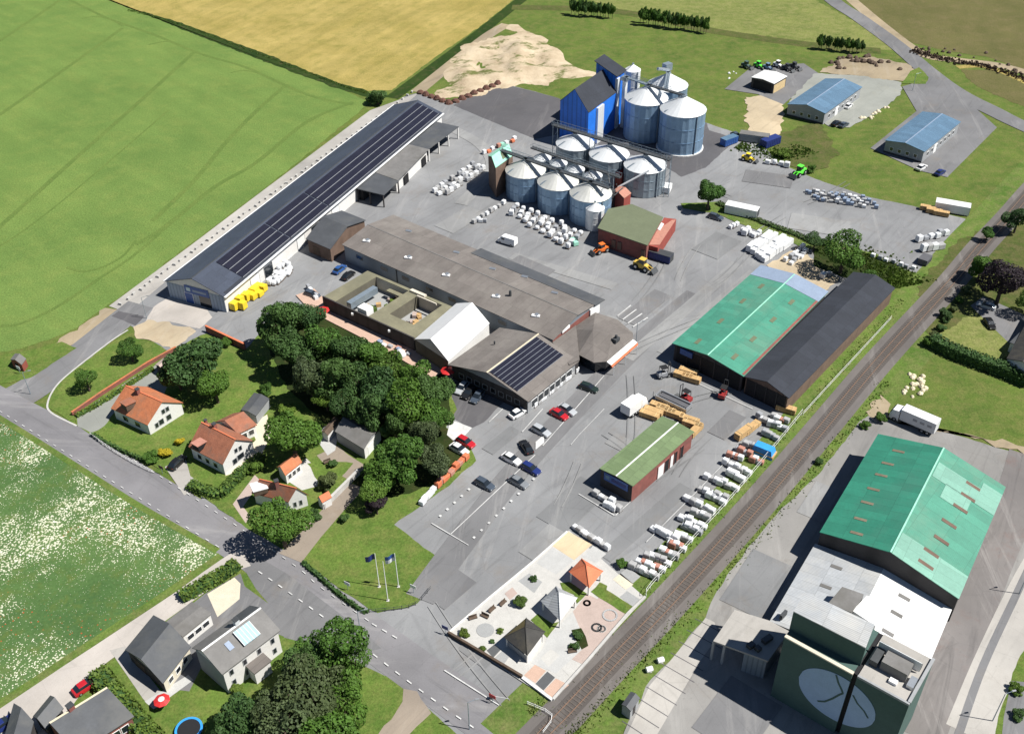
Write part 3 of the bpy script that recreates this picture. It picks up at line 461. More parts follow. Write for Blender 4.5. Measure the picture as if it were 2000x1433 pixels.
pp.slab([onroof(q, 'r', .3, t, .1) for t in (-.005,)]+[onroof(q, 'r', .3, .56, .1), onroof(q, 'r', -.12, .56, .12), onroof(q, 'r', -.12, -.005, .12)], .18).build('lower_roof', 'roof_bluegrey' and 'roof_slate', q.e)
panel(q, 'near', .78, .99, 2.2, 4.9, 'white_paint', 'fascia', .4); panel(q, 'near', .18, .34, 4.6, 5.3, 'white_paint', 'fascia', .3)
# courtyard block: a flat roofed ring with two open courts
K = [G(p, 3.6) for p in ((630.4, 579.8), (717.8, 528.5), (892.6, 602.6), (809, 661.5))]
def P(s, t): return (K[0]*(1-s)+K[3]*s)*(1-t)+(K[1]*(1-s)+K[2]*s)*t
cb = empty('courtyard_building', 'flat olive roofed building around two open courts between the trees and the long hall', 'building', (P(.5, .5).x, P(.5, .5).y, 0))
def qd(s0, s1, t0, t1): return [P(s0, t0), P(s1, t0), P(s1, t1), P(s0, t1)]
for s0, s1, t0, t1 in ((0, .13, 0, 1), (.13, .5, 0, .03), (.13, .5, .94, 1), (.5, .61, 0, 1), (.61, .87, 0, .27), (.61, .87, .94, 1), (.87, 1, 0, 1)):
    ps = qd(s0, s1, t0, t1); MB().prism([(p.x, p.y) for p in ps], 0, 3.45).build('wall', 'wall_cream' if t0 else 'wall_olive', cb); MB().slab(ps, .14).build('roof', 'roof_olive', cb)
for s0, s1, t0, t1 in ((0, 1, -.01, .012),): MB().prism([(p.x, p.y) for p in qd(s0, s1, t0, t1)], .02, 3.85).build('parapet', 'wall_dark', cb)
for s0, s1, t0, t1 in ((.13, .5, .03, .94), (.61, .87, .27, .94)): MB().prism([(p.x, p.y) for p in qd(s0, s1, t0, t1)], .05, .12).build('court_floor', 'p_grey', cb)
for s0, s1, t0, t1 in ((.19, .24, .15, .75),): MB().prism([(p.x, p.y) for p in qd(s0, s1, t0, t1)], 1.5, 3.2).build('duct', 'galv', cb)
MB().prism([(p.x, p.y) for p in qd(.37, .47, .05, .2)], .1, 4.6).build('roof_box', 'white_paint', cb)
for i in range(26):
    s1_, t1_ = (R.uniform(.27, .47), R.uniform(.3, .85)) if i % 2 else (R.uniform(.65, .83), R.uniform(.35, .8)); p = P(s1_, t1_); MB().box((p.x, p.y, .5), (R.uniform(.8, 2), R.uniform(.6, 1.4), R.uniform(.6, 1.2)), R.uniform(0, 3)).build('planter', R.choice(('wood_dark', 'p_pink', 'plastic_grey', 'leaf_hedge', 'timber')), cb)
MB().prism([(p.x, p.y) for p in qd(.3, .5, .82, .9)], 2.2, 2.4).build('court_roof', 'roof_olive', cb)
for s0, s1 in ((.62, .83),): MB().prism([(p.x, p.y) for p in qd(s0, s1, .88, .9)], 3.5, 4.0).build('upstand', 'wall_cream', cb)
p = P(.55, .97); MB().prism([(x.x, x.y) for x in qd(.52, .68, .93, .99)], 3.6, 4.1).build('roof_ledge', 'wall_cream', cb)
for f in (.35, .75): p = P(f, -.03); MB().box((p.x, p.y, 3), (.5, .5, .5), 0).build('wall_lamp', 'white_paint', cb)
# white hall
q = gable('white_hall', 'bright white sheet roofed hall beside the courtyard building', 'hall', (810, 662), (875.5, 705), (956, 631), 4.1, 'wall_white', 'roof_white', Rp=(840.4, 661.5), ov=.1); panel(q, 'near', 0, 1, .02, 3.9, 'wall_olive', 'end_wall', .05)
# brown hall with panels
q = gable('shop_hall', 'brown roofed hall with a large solar panel field above the parked dark cars', 'hall', (874, 712), (1032, 784.5), (1131, 705), 3.9, 'wall_grey', 'roof_brown', Rp=(961, 726.7), ridgecap='cream', ov=.6)
panel(q, 'near', .01, .99, .02, 4.1, 'wall_dark', 'end_cladding', .05); windows(q, 'near', 8, 1.3, 2.5, 1.2, frame='wall_grey'); windows(q, 'right', 7, .8, 2.6, 2.2, frame='white_paint')
ar = empty('x', 'x', 'x', (0, 0, 0)); bpy.data.objects.remove(ar)
ar = roofpatch(q, 'r', .3, .97, .03, .93, 'solar', 'solar_array', .15)
for i in range(8): x = .3+.67*i/7; MB().hexa([onroof(q, 'r', a_, b_, .155) for a_, b_ in ((x-.004, .03), (x+.004, .03), (x+.004, .93), (x-.004, .93))], [onroof(q, 'r', a_, b_, .18) for a_, b_ in ((x-.004, .03), (x+.004, .03), (x+.004, .93), (x-.004, .93))]).build('rail', 'steel', ar)
p = onroof(q, 'l', .4, .6, .2); MB().tube(p, p+V((0, 0, .7)), .2).build('vent', 'steel_dark', q.e)
# linking roof and octagonal entrance
lk = empty('link_building', 'low brown roofed link between the solar shop hall and the entrance hall', 'building', G((1110, 700))); MB().slab(GG([(1079, 668), (1125, 635), (1132, 702), (1112, 712)], 4.3), .2).build('roof', 'roof_brown', lk); blk('wall', 'wall_dark', lk, [(1082, 668), (1122, 638), (1130, 700), (1113, 709)], 0, 4)
E8 = GG([(1116, 642), (1163, 610), (1206, 624), (1236, 650), (1237, 662), (1185, 706), (1160, 708), (1129, 692)], 3.7); ap = [G((1158, 645), 6.0), G((1196, 655), 5.6)]
en = empty('entrance_hall', 'polygonal brown hip roofed entrance hall with a red awning along its front', 'hall', (ap[0].x, ap[0].y, 0)); mb = MB(); mb.add(E8+ap, [(0, 1, 8), (1, 2, 8), (2, 9, 8), (2, 3, 9), (3, 4, 9), (4, 5, 9), (5, 6, 9), (6, 8, 9), (6, 7, 8), (7, 0, 8), tuple(range(8))[::-1]]).build('roof', 'roof_brown', en)
cc = sum(E8, V())/8; MB().prism([(cc.x+(p.x-cc.x)*.86, cc.y+(p.y-cc.y)*.86) for p in E8], 0, 3.55).build('wall', 'glass', en)
a_, b_ = G((1185, 709), 3.0), G((1236, 665), 3.0); dv = (b_-a_); nn = V((dv.y, -dv.x, 0)).normalized()
MB().slab([a_+V((0, 0, .4)), b_+V((0, 0, .4)), b_+nn*1.2, a_+nn*1.2], .1).build('awning', 'white_paint', en); MB().slab([a_+nn*1.2, b_+nn*1.2, b_+nn*1.45-V((0, 0, .5)), a_+nn*1.45-V((0, 0, .5))], .1).build('awning_edge', 'tile_bright', en)
for f in (.05, .5, .95): p = a_+dv*f+nn*1.6; MB().box((p.x, p.y, 1.2), (.15, .15, 2.4), 0).build('post', 'white_paint', en)
p = G((1203, 663), 5.3); hb = MB().box(p, (1.6, 1.1, .9), AB).build('roof_unit', 'steel_dark', en); MB().tube(p, p+V((0, 0, 1.2)), .3).build('flue', 'steel_dark', hb)
# green and black warehouse pair
q = gable('green_warehouse', 'green metal roofed open-fronted warehouse with a blue-grey far end next to the black roofed one', 'warehouse', (1312.5, 670), (1452.5, 735), (1618, 570), 4.8, 'wall_dark', 'roof_green', Rp=(1377.5, 692.5), ridgecap='roof_mint', ov=.5)
roofpatch(q, 'l', 0, .985, .87, 1.002, 'roof_bluegrey', 'end_sheets', .07); roofpatch(q, 'r', 0, .985, .87, 1.002, 'roof_bluegrey', 'end_sheets', .07)
for sd_, s_, t_ in (('l', .5, .06), ('l', .5, .3), ('l', .5, .55), ('l', .55, .75), ('r', .5, .07), ('r', .5, .27), ('r', .5, .5), ('r', .5, .72)): roofpatch(q, sd_, s_-.05, s_+.05, t_, t_+.055, 'roof_olive2', 'skylight', .06)
roofpatch(q, 'r', .01, .07, .01, .99, 'wall_brick', 'rust_strip', .06)
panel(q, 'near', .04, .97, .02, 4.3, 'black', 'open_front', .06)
sg = panel(q, 'near', .1, .28, 3.0, 4.4, 'blue_sign', 'sign', .4)
for f in (.2, .4, .6, .8): panel(q, 'near', f, f+.012, .02, 4.6, 'wall_dark', 'post', .2)
q = gable('black_warehouse', 'long black roofed open-fronted warehouse beside the railway', 'warehouse', (1452.5, 735), (1541, 777.5), (1748.7, 562.5), 4.6, 'wall_brown', 'roof_black', Rp=(1496, 745), ov=.4, roof2='roof_black')
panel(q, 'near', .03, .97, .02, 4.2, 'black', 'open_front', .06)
for f in (.25, .5, .75): panel(q, 'near', f, f+.015, .02, 4.4, 'wall_dark', 'post', .2)
# small green roofed red building
q = gable('red_store', 'small red walled store with lime green roof and white ridge', 'store', (1170.5, 914.4), (1236, 949.3), (1356.4, 842.9), 4.6, 'wall_brick', 'roof_lime', Rp=(1202.8, 931), ridgecap='white_paint', ov=.25)
panel(q, 'near', 0, 1, .02, 4.4, 'wall_dark', 'end_wall', .05); sg = panel(q, 'near', .12, .88, 2.4, 4.3, 'blue_sign', 'sign', .2); panel(q, 'near', .16, .3, 2.9, 3.9, 'roof_blue', 'emblem', .24, par=sg); panel(q, 'near', .36, .82, 3.0, 3.7, 'blue_dark', 'lettering', .24, par=sg)
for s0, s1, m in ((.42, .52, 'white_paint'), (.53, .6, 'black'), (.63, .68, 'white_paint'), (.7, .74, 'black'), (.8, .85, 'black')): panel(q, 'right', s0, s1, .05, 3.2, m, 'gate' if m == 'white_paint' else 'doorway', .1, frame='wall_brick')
# big green and white works with grain tower
q = gable('works_hall', 'huge green roofed hall with paler patched sheets beyond the white roofed building', 'hall', (1601, 1038.5), (1872.8, 1169), (1964.5, 950.6), 6.2, 'wall_dark', 'roof_green2', Rp=(1739.6, 1077.4), ridgecap='roof_mint', ov=.15, roof2='roof_green')
for s0, s1, t0, t1 in ((.0, .97, .72, .86), (0, .98, -.002, .18), (.35, .75, .6, .73), (0, .3, .86, .92)): roofpatch(q, 'r', s0, s1, t0, t1, 'roof_green_pale', 'pale_sheets', .06)
for s_, t_ in ((.5, .06), (.45, .18), (.42, .33), (.4, .46), (.4, .6), (.4, .72), (.45, .86)):
    roofpatch(q, 'l', s_-.12, s_+.06, t_, t_+.02, 'skylight_old', 'skylight', .07)
for s_, t_ in ((.55, .06), (.55, .16), (.5, .29), (.5, .44), (.45, .6), (.42, .72), (.42, .83)): roofpatch(q, 'r', s_-.12, s_+.1, t_, t_+.025, 'wall_brown', 'skylight', .07)
q = gable('white_works', 'white and pale grey roofed works building between the green hall and the grain tower', 'works', (1503, 1212.5), G((1861.7, 1184), 3.2)-G((1592, 1061), 3.2)+G((1503, 1212.5), 3.2), (1592, 1061), 3.2, 'wall_grey', 'roof_pale', far='A', rh=4.8, ov=.1, roof2='roof_white')
for s_, t_ in ((.62, .18), (.62, .38), (.62, .6), (.62, .8)): roofpatch(q, 'r', s_-.1, s_+.06, t_, t_+.035, 'roof_grey', 'skylight', .07)
for s_, t_ in ((.45, .55), (.45, .8)): roofpatch(q, 'l', s_-.1, s_+.06, t_, t_+.035, 'roof_grey', 'skylight', .07)
blk('roof_house', 'roof_grey', q.e, [(1645, 1145), (1687, 1160), (1662, 1195), (1617, 1178)], 3, 6.8); blk('roof_house', 'roof_white', q.e, [(1693, 1162), (1730, 1183), (1710, 1222), (1665, 1192)], 3, 6.0)
p = G((1530, 1200), 4.2); MB().box(p, (1.6, .5, 1), .8).build('vent', 'steel_dark', q.e)
T = [G((1532, 1244), 14.5), G((1775, 1378), 14.5)]; u = T[1]-T[0]; un = u.normalized(); vn = V((-un.y, un.x, 0)); D = 9.5
tw = empty('grain_tower', 'tall dark green grain tower with pale oval emblem and flat terrace', 'grain tower', (T[0]+u/2+vn*D/2).xy.to_3d())
def bx(name, m, u0, u1, v0, v1, z0, z1, par=None): ps = [T[0]+u*a+vn*b for a, b in ((u0, v0), (u1, v0), (u1, v1), (u0, v1))]; return MB().prism([(p.x, p.y) for p in ps], z0, z1).build(name, m, par or tw)
bx('silo_wall', 'wall_green', 0, .562, 0, D, 0, 14.5); bx('silo_wall', 'wall_green', .6, 1, 0, D, 0, 14.5); bx('groove', 'black', .562, .6, .5, D, 0, 14.4)
bx('ledge', 'wall_cream', 0, .565, -.08, .5, 14.5, 14.75); bx('terrace', 'concrete', .6, .998, .3, D, 14.5, 14.62); bx('parapet', 'wall_grey', .6, 1, -.06, .28, 14.5, 14.9); bx('parapet', 'wall_grey', .98, 1.004, .28, D, 14.6, 15.0)
hd = [G(p, 18.6) for p in ((1550, 1193), (1691, 1264.5), (1707.6, 1221), (1572, 1157))]; hb = MB().prism([(p.x, p.y) for p in hd], 6, 18.35).build('head_house', 'wall_green', tw); MB().slab([p+V((0, 0, .25 if i > 1 else 0)) for i, p in enumerate(hd)], .2).build('roof', 'roof_pale', hb)
bx('plant_room', 'roof_grey', .7, .9, 3.2, 5.6, 14.6, 16.4); bx('roof_duct', 'steel_dark', .62, .68, 3, 7, 14.6, 15.8); bx('roof_duct', 'steel_dark', .66, .95, 6.3, 7.2, 14.6, 15.4); bx('hatch', 'white_paint', .8, .86, 1.8, 2.6, 14.6, 15.1); bx('rail', 'steel_white', .62, .95, 5.9, 6, 15, 16.9); bx('hatch', 'steel', .92, .97, 2.5, 4.5, 14.6, 15.3)
# oval emblem with a seedling drawn on it, split by the groove
oc = T[0]+u*.5; RX, RZ = u.length*.315, 5.0; nrm = -vn; zc = 8.0
def onw(a, z, t): return V((oc.x+un.x*a, oc.y+un.y*a, z))+nrm*t
for lo, hi in ((-1, (.562-.5)*u.length/RX), ((.6-.5)*u.length/RX, 1)):
    ring = [(x, 1) for x in [lo+(hi-lo)*i/22 for i in range(23)]]; up = [(RX*x, zc+RZ*sqrt(max(0, 1-x*x))) for x, _ in ring]; dn_ = [(RX*x, zc-RZ*sqrt(max(0, 1-x*x))) for x, _ in ring][::-1]; ol = up+dn_
    MB().hexa([onw(a, z, .02) for a, z in ol], [onw(a, z, .07) for a, z in ol]).build('emblem', 'logo_blue', tw)
def stroke(pts, w=.22):
    mb = MB()
    for (a, z), (b, y) in zip(pts, pts[1:]):
        L = hypot(b-a, y-z); dx, dz = (b-a)/L*w, (y-z)/L*w; mb.hexa([onw(x, v_, .08) for x, v_ in ((a-dz, z+dx), (b-dz, y+dx), (b+dz, y-dx), (a+dz, z-dx))], [onw(x, v_, .11) for x, v_ in ((a-dz, z+dx), (b-dz, y+dx), (b+dz, y-dx), (a+dz, z-dx))])
    mb.build('emblem_line', 'wall_green', tw)
stroke([(-.9, zc+4.8), (-.3, zc+3.4), (.4, zc+2.4), (.7, zc+1.8), (.2, zc+.9), (-.5, zc-.6), (-1.4, zc-2.1), (-2.4, zc-2.9)], .15); stroke([(2.1, zc+2.6), (3.0, zc+1.4), (4.2, zc+.6), (5.0, zc-.4)], .13)
# wing with flat canopy
wg = empty('loading_canopy', 'flat pale concrete loading canopy on the left of the green grain tower', 'canopy', G((1460, 1250))); MB().slab(GG([(1435, 1190), (1393, 1251), (1500, 1290), (1542, 1232), (1502, 1211)], 5.1), .35).build('roof', 'concrete', wg)
blk('wall', 'wall_steel', wg, [(1454, 1274), (1498, 1289), (1536, 1236), (1490, 1220)], 0, 4.75)
for p in ((1436, 1192), (1395, 1251), (1416, 1259)): g = G(p, 4.8); MB().box((g.x, g.y, 2.4), (.4, .4, 4.8), AB).build('post', 'wall_grey', wg)
for p, dx in (((1466, 1262), 1.2), ((1480, 1268), .8), ((1498, 1250), 1.8)): g = G(p, 5.2); MB().box((g.x, g.y, 5.5), (dx, .9, .7), .6).build('roof_unit', 'steel_dark', wg)
# blue feed mill
q = gable('feed_mill', 'bright blue feed mill with black roof and a taller blue tower', 'mill', (1093.6, 196.8), (1149.6, 220), (1204, 180), 12.3, 'wall_blue', 'roof_black', Rp=(1122, 174), ov=.1)
panel(q, 'right', .28, .5, .05, 11.8, 'steel_white', 'conveyor_casing', .7)
ua, va = q.u, q.v; Bc = q.b
def tp(s_, t_, z_): p = Bc+ua*s_+va*t_; return V((p.x, p.y, z_))
F4 = [tp(-.74, 1.005, 0), tp(-.02, 1.005, 0), tp(-.02, 1.3, 0), tp(-.74, 1.3, 0)]; MB().hexa(F4, [V((p.x, p.y, z)) for p, z in zip(F4, (19.6, 17.4, 17.4, 19.6))]).build('tower', 'wall_blue', q.e)
MB().slab([tp(-.78, .97, 19.95), tp(.02, .97, 17.55), tp(.02, 1.33, 17.55), tp(-.78, 1.33, 19.95)], .2).build('tower_roof', 'roof_black', q.e)
F4 = [tp(-.95, 1.0, 0), tp(-.02, 1.0, 0), tp(-.02, 1.28, 0), tp(-.95, 1.28, 0)]; MB().prism([(p.x, p.y) for p in (tp(-.06, 1.004, 0), tp(.03, 1.004, 0), tp(.03, 1.1, 0), tp(-.06, 1.1, 0))], 0, 16.5).build('pipe_casing', 'steel_white', q.e)
MB().hexa([tp(-.62, .99, 15.2), tp(-.45, .99, 15.2), tp(-.45, 1.0, 15.2), tp(-.62, 1.0, 15.2)], [tp(-.62, .99, 17.2), tp(-.45, .99, 17.2), tp(-.45, 1.0, 17.2), tp(-.62, 1.0, 17.2)]).build('emblem', 'roof_blue', q.e)
# brick elevator with mint roof, red annex, olive block
q = gable('brick_elevator', 'tall brick elevator with a patchy mint green roof at the end of the silo row', 'elevator', (953, 304), (968, 327.5), (1002, 303), 9.6, 'wall_brown', 'roof_mint', rh=11.2, ov=.1); roofpatch(q, 'r', .2, .8, .45, .7, 'roof_olive2', 'moss_patch', .05)
q = gable('red_annex', 'small dark red shed with pink roof between the silos and the olive roof', 'shed', (1196, 373), (1219, 387), (1233, 377), 5.2, 'timber_red', 'paver_red', rh=5.9, ov=.1)
q = gable('red_annex', 'dark red shed tucked behind the three middle silos', 'shed', (1200, 338), (1214, 348), (1226, 338), 4.2, 'timber_red', 'red_dark', rh=5.2, ov=.1)
ol = empty('olive_store', 'flat olive roofed brick store at the foot of the silos', 'store', G((1230, 450))); OP = [(1167, 445), (1264.5, 479), (1295, 424), (1234, 398.5), (1188, 408)]
MB().slab(GG(OP, 5.2), .25).build('roof', 'roof_olive2', ol); oc2 = sum(GG(OP, 5), V())/5; MB().prism([(oc2.x+(p.x-oc2.x)*.97, oc2.y+(p.y-oc2.y)*.97) for p in GG(OP, 5.2)], 0, 4.95).build('wall', 'wall_brick', ol)
a, b = G((1168, 446), 5), G((1263, 479), 5); dv = b-a; nn = V((dv.y, -dv.x, 0)).normalized()
for f in (.3, .42, .9): p, r = a+dv*f, a+dv*(f+.08); MB().hexa([V((x.x, x.y, 1)) for x in (p, r, r+nn*.15, p+nn*.15)], [V((x.x, x.y, 3.2)) for x in (p, r, r+nn*.15, p+nn*.15)]).build('window', 'wall_brown', ol)
blk('side_block', 'timber_red', ol, [(1267, 479), (1297, 425), (1321, 428), (1285, 484)], 0, 3.6); blk('side_roof', 'roof_white', ol, [(1283, 447), (1291, 434), (1297, 437), (1289, 450)], 3.6, 3.8)
blk('side_roof', 'paver_red', ol, [(1268, 478), (1283, 450), (1312, 430), (1320, 429), (1288, 478)], 3.6, 3.68)
# blue roofed units
for A, B, Cc, Rp, lb in (((1537, 203.5), (1612, 222), (1684.5, 170), (1577, 205), 'blue roofed unit nearer the dirt heaps with a grey gravel yard'), ((1728, 274), (1806, 296.5), (1877, 238), (1768, 279), 'pale blue roofed unit on the asphalt pad by the country road')):
    q = gable('industrial_unit', lb, 'industrial unit', A, B, Cc, 4.0, 'wall_grey', 'roof_blue', Rp=Rp, ridgecap='roof_bluegrey', ov=.3); windows(q, 'near', 4, 1.2, 2.3, 1.0); windows(q, 'right', 7, 1.2, 2.4, 1.3); panel(q, 'near', 0, 1, .02, .6, 'wall_dark', 'plinth', .04)
    panel(q, 'right', .3, .38, .05, 3, 'white_paint', 'gate', .1)
q = gable('open_barn', 'small white roofed open barn amid parked machinery at the top', 'barn', (1467, 151), (1512, 164), (1538, 149), 3.8, 'wall_dark', 'roof_white', Rp=(1489, 151), rh=4.3, ov=.2); panel(q, 'near', .1, .9, .02, 3.2, 'black', 'open_front', .05); panel(q, 'right', .05, .95, .1, 3, 'timber_pale', 'wall_boards', .05)
# houses
def house(label, A, B, Cc, h, Rp, wallm='wall_white', roofm='tile_orange', chim=None, wins=(2, 3), dormer=None, **kw):
    q = gable('house', label, 'house', A, B, Cc, h, wallm, roofm, Rp=Rp, ov=.3, **kw)
    return q
# ridge runs parallel to the road; A,B at the lower-right white gable
q = gable('house', 'white house with orange tiled roof and one dark dormer beside the gravel drive', 'house', (287.5, 830), (358, 786), (216.5, 797), 3.1, 'wall_white', 'tile_orange', far='A', Rp=(308, 787), ridgecap='tile_bright', ov=.3)
panel(q, 'near', .3, .42, 1.0, 2.2, 'glass', frame='wall_grey'); panel(q, 'near', .52, .64, 1.0, 2.2, 'glass', frame='wall_grey'); panel(q, 'near', .44, .52, 3.2, 4.2, 'glass', frame='wall_grey'); panel(q, 'near', .56, .64, 3.2, 4.2, 'glass', frame='wall_grey'); panel(q, 'near', .18, .26, .9, 2, 'glass', frame='wall_grey')
panel(q, 'left', .25, .4, .9, 2.2, 'glass', frame='white_paint'); panel(q, 'left', .6, .75, .9, 2.2, 'glass', frame='white_paint'); chimney(q, 'l', .93, .62)
p = onroof(q, 'l', .4, .62, .55); dm = MB().box(p, (2.3, 1.9, 1.3), atan2(q.u.y, q.u.x)).build('dormer', 'wood_dark', q.e); MB().box(p+V((0, 0, .72)), (2.6, 2.2, .14), atan2(q.u.y, q.u.x), .12).build('dormer_roof', 'tile_red', dm)
q = gable('house', 'larger white gabled house with red tiled roof and pink-topped dormer', 'house', (434.5, 907), (497, 861), (368, 872), 3.2, 'wall_white', 'tile_red', far='A', Rp=(454.5, 859), ridgecap='tile_bright', ov=.3)
panel(q, 'near', .3, .42, 1.0, 2.2, 'glass', frame='wall_grey'); panel(q, 'near', .46, .66, 1.2, 2.4, 'glass', frame='wall_grey'); panel(q, 'near', .42, .5, 3.4, 4.3, 'glass', frame='wall_grey'); panel(q, 'near', .56, .64, 3.2, 4.2, 'glass', frame='wall_grey')
for c in (.2, .45, .7): panel(q, 'left', c, c+.12, .9, 2.1, 'glass', frame='white_paint')
chimney(q, 'r', .9, .66); chimney(q, 'r', .8, .98, .5, .7)
p = onroof(q, 'l', .25, .72, .5); dm = MB().box(p, (2.0, 1.8, 1.2), atan2(q.u.y, q.u.x)).build('dormer', 'black', q.e); MB().box(p+V((0, 0, .68)), (2.4, 2.1, .14), atan2(q.u.y, q.u.x), .1).build('dormer_roof', 'paver_red', dm)
q = gable('house_wing', 'short red tiled rear wing with white gable joined to the larger house', 'house wing', (419, 824), (465, 847), (502, 829), 2.9, 'wall_white', 'tile_red', Rp=(430, 831), rh=4.9, ov=.25); windows(q, 'right', 2, .9, 2.1, 1.1); windows(q, 'far', 2, 1, 2.2, .9)
q = gable('garden_shed', 'grey flat roofed garden shed behind the rear wing of the larger house', 'shed', (470, 800), (500, 812), (526, 778), 2.4, 'wall_grey', 'roof_slate', rh=2.8, ov=.1)
q = gable('house', 'orange tiled house partly hidden by the big green tree at the road', 'house', (565, 972), (602, 962), (500, 930), 3.0, 'wall_white', 'tile_orange', far='B', Rp=(540, 945), ridgecap='tile_bright', ov=.25, rf=.55) if 0 else gable('house', 'orange tiled house partly hidden by the big green tree at the road', 'house', (563, 980), (603, 966), (491, 962), 2.9, 'wall_white', 'tile_red', far='A', Rp=(569, 955), ridgecap='tile_bright', ov=.25)
panel(q, 'near', .25, .38, 1, 2.1, 'glass', frame='wall_grey'); panel(q, 'near', .58, .7, 1, 2.1, 'glass', frame='wall_grey'); chimney(q, 'l', .9, .5)
p = onroof(q, 'l', .45, .85, .4); dm = MB().box(p, (2.6, 2.4, 1.1), atan2(q.u.y, q.u.x)).build('dormer', 'wood_dark', q.e); MB().box(p+V((0, 0, .62)), (2.9, 2.6, .14), atan2(q.u.y, q.u.x), .1).build('dormer_roof', 'roof_white', dm)
q = gable('house_wing', 'small orange tiled outhouse with white wall beside the paved patio', 'outhouse', (541, 912), (557, 928), (590, 902), 2.7, 'wall_white', 'tile_orange', rh=4.0, ov=.2, Rp=None); windows(q, 'right', 3, .9, 2, .8)
q = gable('garden_shed', 'tiny orange roofed shed beside the brown lane', 'shed', (619, 972), (629, 981), (648, 970), 2.2, 'wall_white', 'tile_bright', rh=3.2, ov=.12)
q = gable('garage', 'grey roofed outbuilding with white gable under the tall trees', 'outbuilding', (711, 877), (744, 838), (654, 842), 3.0, 'wall_grey', 'roof_grey', far='A', Rp=(728, 850), rh=4.2, ov=.2); panel(q, 'near', 0, 1, .05, 2.9, 'wall_white', 'end_wall', .05); panel(q, 'near', .2, .6, .05, 2.3, 'white_paint', 'gate', .1)
q = gable('garden_shed', 'small dark shed with rusty boards by the grey outbuilding', 'shed', (628, 842), (640, 850), (664, 822), 2.1, 'wall_white', 'wood_dark', rh=2.5, ov=.1)
q = gable('garden_shed', 'pink roofed shed in the shade left of the big dark lawn tree', 'shed', (303, 712), (318, 722), (345, 700), 2.4, 'wall_dark', 'p_pink', rh=2.9, ov=.15)
# white house at the bottom with glass roof field, garages, dark roofed house
q = gable('house', 'tall white house with grey roof and a big solar thermal panel at the bottom', 'house', (374.5, 1264.5), (433.7, 1316.6), (548, 1230), 5.6, 'wall_white', 'roof_grey', Rp=(397, 1269.5), ridgecap='white_paint', ov=.35, roof2='roof_grey', rf=.42)
panel(q, 'near', .01, .99, .05, 5.3, 'wall_grey', 'gable_render', .04); roofpatch(q, 'r', .28, .86, .47, .74, 'glass_pale', 'solar_panel', .45); roofpatch(q, 'r', .45, .75, .28, .36, 'roof_bluegrey', 'skylight', .15); roofpatch(q, 'l', 0, .9, .7, 1, 'roof_slate', 'dark_sheets', .06)
for i in range(6): x = .47+.27*i/5; MB().hexa([onroof(q, 'r', a_, b_, .45) for a_, b_ in ((.28, x-.003), (.86, x-.003), (.86, x+.003), (.28, x+.003))], [onroof(q, 'r', a_, b_, .49) for a_, b_ in ((.28, x-.003), (.86, x-.003), (.86, x+.003), (.28, x+.003))]).build('panel_bar', 'white_paint', q.e)
for f in (.1, .34, .6, .85):
    for z_ in (1.1, 3.6): panel(q, 'right', f, f+.055, z_, z_+1.1, 'glass', frame='wall_grey')
chimney(q, 'l', .92, .6, .8, 1.2, 'steel_white')
s_, d_, n_, L_ = face(q, 'right'); c0 = s_+d_*L_*.38; pb = MB().hexa([V((x.x, x.y, 0)) for x in (c0, c0+d_*3, c0+d_*3+n_*2, c0+n_*2)], [V((x.x, x.y, 3.0)) for x in (c0, c0+d_*3, c0+d_*3+n_*2, c0+n_*2)]).build('porch', 'wall_white', q.e); MB().slab([V((x.x, x.y, 3.25)) for x in (c0-d_*.2, c0+d_*3.2, c0+d_*3.2+n_*2.3, c0-d_*.2+n_*2.3)], .2).build('porch_roof', 'roof_brown', pb)
q = gable('garage', 'wide dark slate roofed garage left of the tall white house', 'garage', (244, 1268), (318, 1334), (373, 1262), 3.1, 'wall_cream', 'roof_slate', Rp=(276, 1286), ov=.3); panel(q, 'near', .01, .99, .02, 3.0, 'wall_dark', 'end_wall', .04); panel(q, 'near', .15, .45, .05, 2.3, 'wood_dark', 'gate', .1); windows(q, 'right', 3, 1, 2, 1)
q = gable('outbuilding', 'low grey flat roofed outbuilding with white wall behind the slate garage', 'outbuilding', (318, 1218), (357, 1243), (413, 1198), 2.9, 'wall_white', 'roof_grey', rh=3.2, ov=.15); windows(q, 'right', 3, 1, 2, 1.2)
q = gable('house', 'dark slate roofed house with brick chimney at the bottom left corner', 'house', (93, 1412), (188, 1412), (246, 1391), 3.2, 'wall_brick', 'roof_slate', rh=5.4, ov=.3, Rp=None, rf=.3) if 0 else gable('house', 'dark slate roofed house with brick chimneys at the bottom left corner', 'house', (208, 1420), (255, 1395), (150, 1358), 3.2, 'wall_brick', 'roof_slate', rh=5.6, ov=.3) if 0 else None
def hipblock(name, label, cat, px, h, apx, ah, roofm, wallm, extra=()):
    e = empty(name, label, cat, (sum(GG(px, h), V())/len(px)).xy.to_3d()); E = GG(px, h); A_ = [G(p, ah) for p in apx]; n = len(E)
    MB().add(E+A_, [tuple(f) for f in extra]+[tuple(range(n))[::-1]]).build('roof', roofm, e); cc = sum(E, V())/n
    MB().prism([(cc.x+(p.x-cc.x)*.94, cc.y+(p.y-cc.y)*.94) for p in E], 0, h-.02).build('wall', wallm, e); return e
q = gable('house', 'dark slate roofed house with ridge towards the lane at the bottom left corner', 'house', (150, 1366), (232, 1414), (256, 1393), 3.2, 'wall_brick', 'roof_slate', far='B', rh=3.3, ov=.3) if 0 else None
q = gable('house', 'black roofed brick house with a wide slope at the bottom left corner', 'house', (92, 1415), (150, 1470), (262, 1398), 3.3, 'wall_brick', 'roof_slate', rh=5.4, ov=.3, rf=.22, ridgecap='cream')
chimney(q, 'l', .9, .38, .9, 1.0, 'wall_brick'); windows(q, 'right', 5, .8, 2.2, 1.1); windows(q, 'far', 3, .8, 2.2, 1)
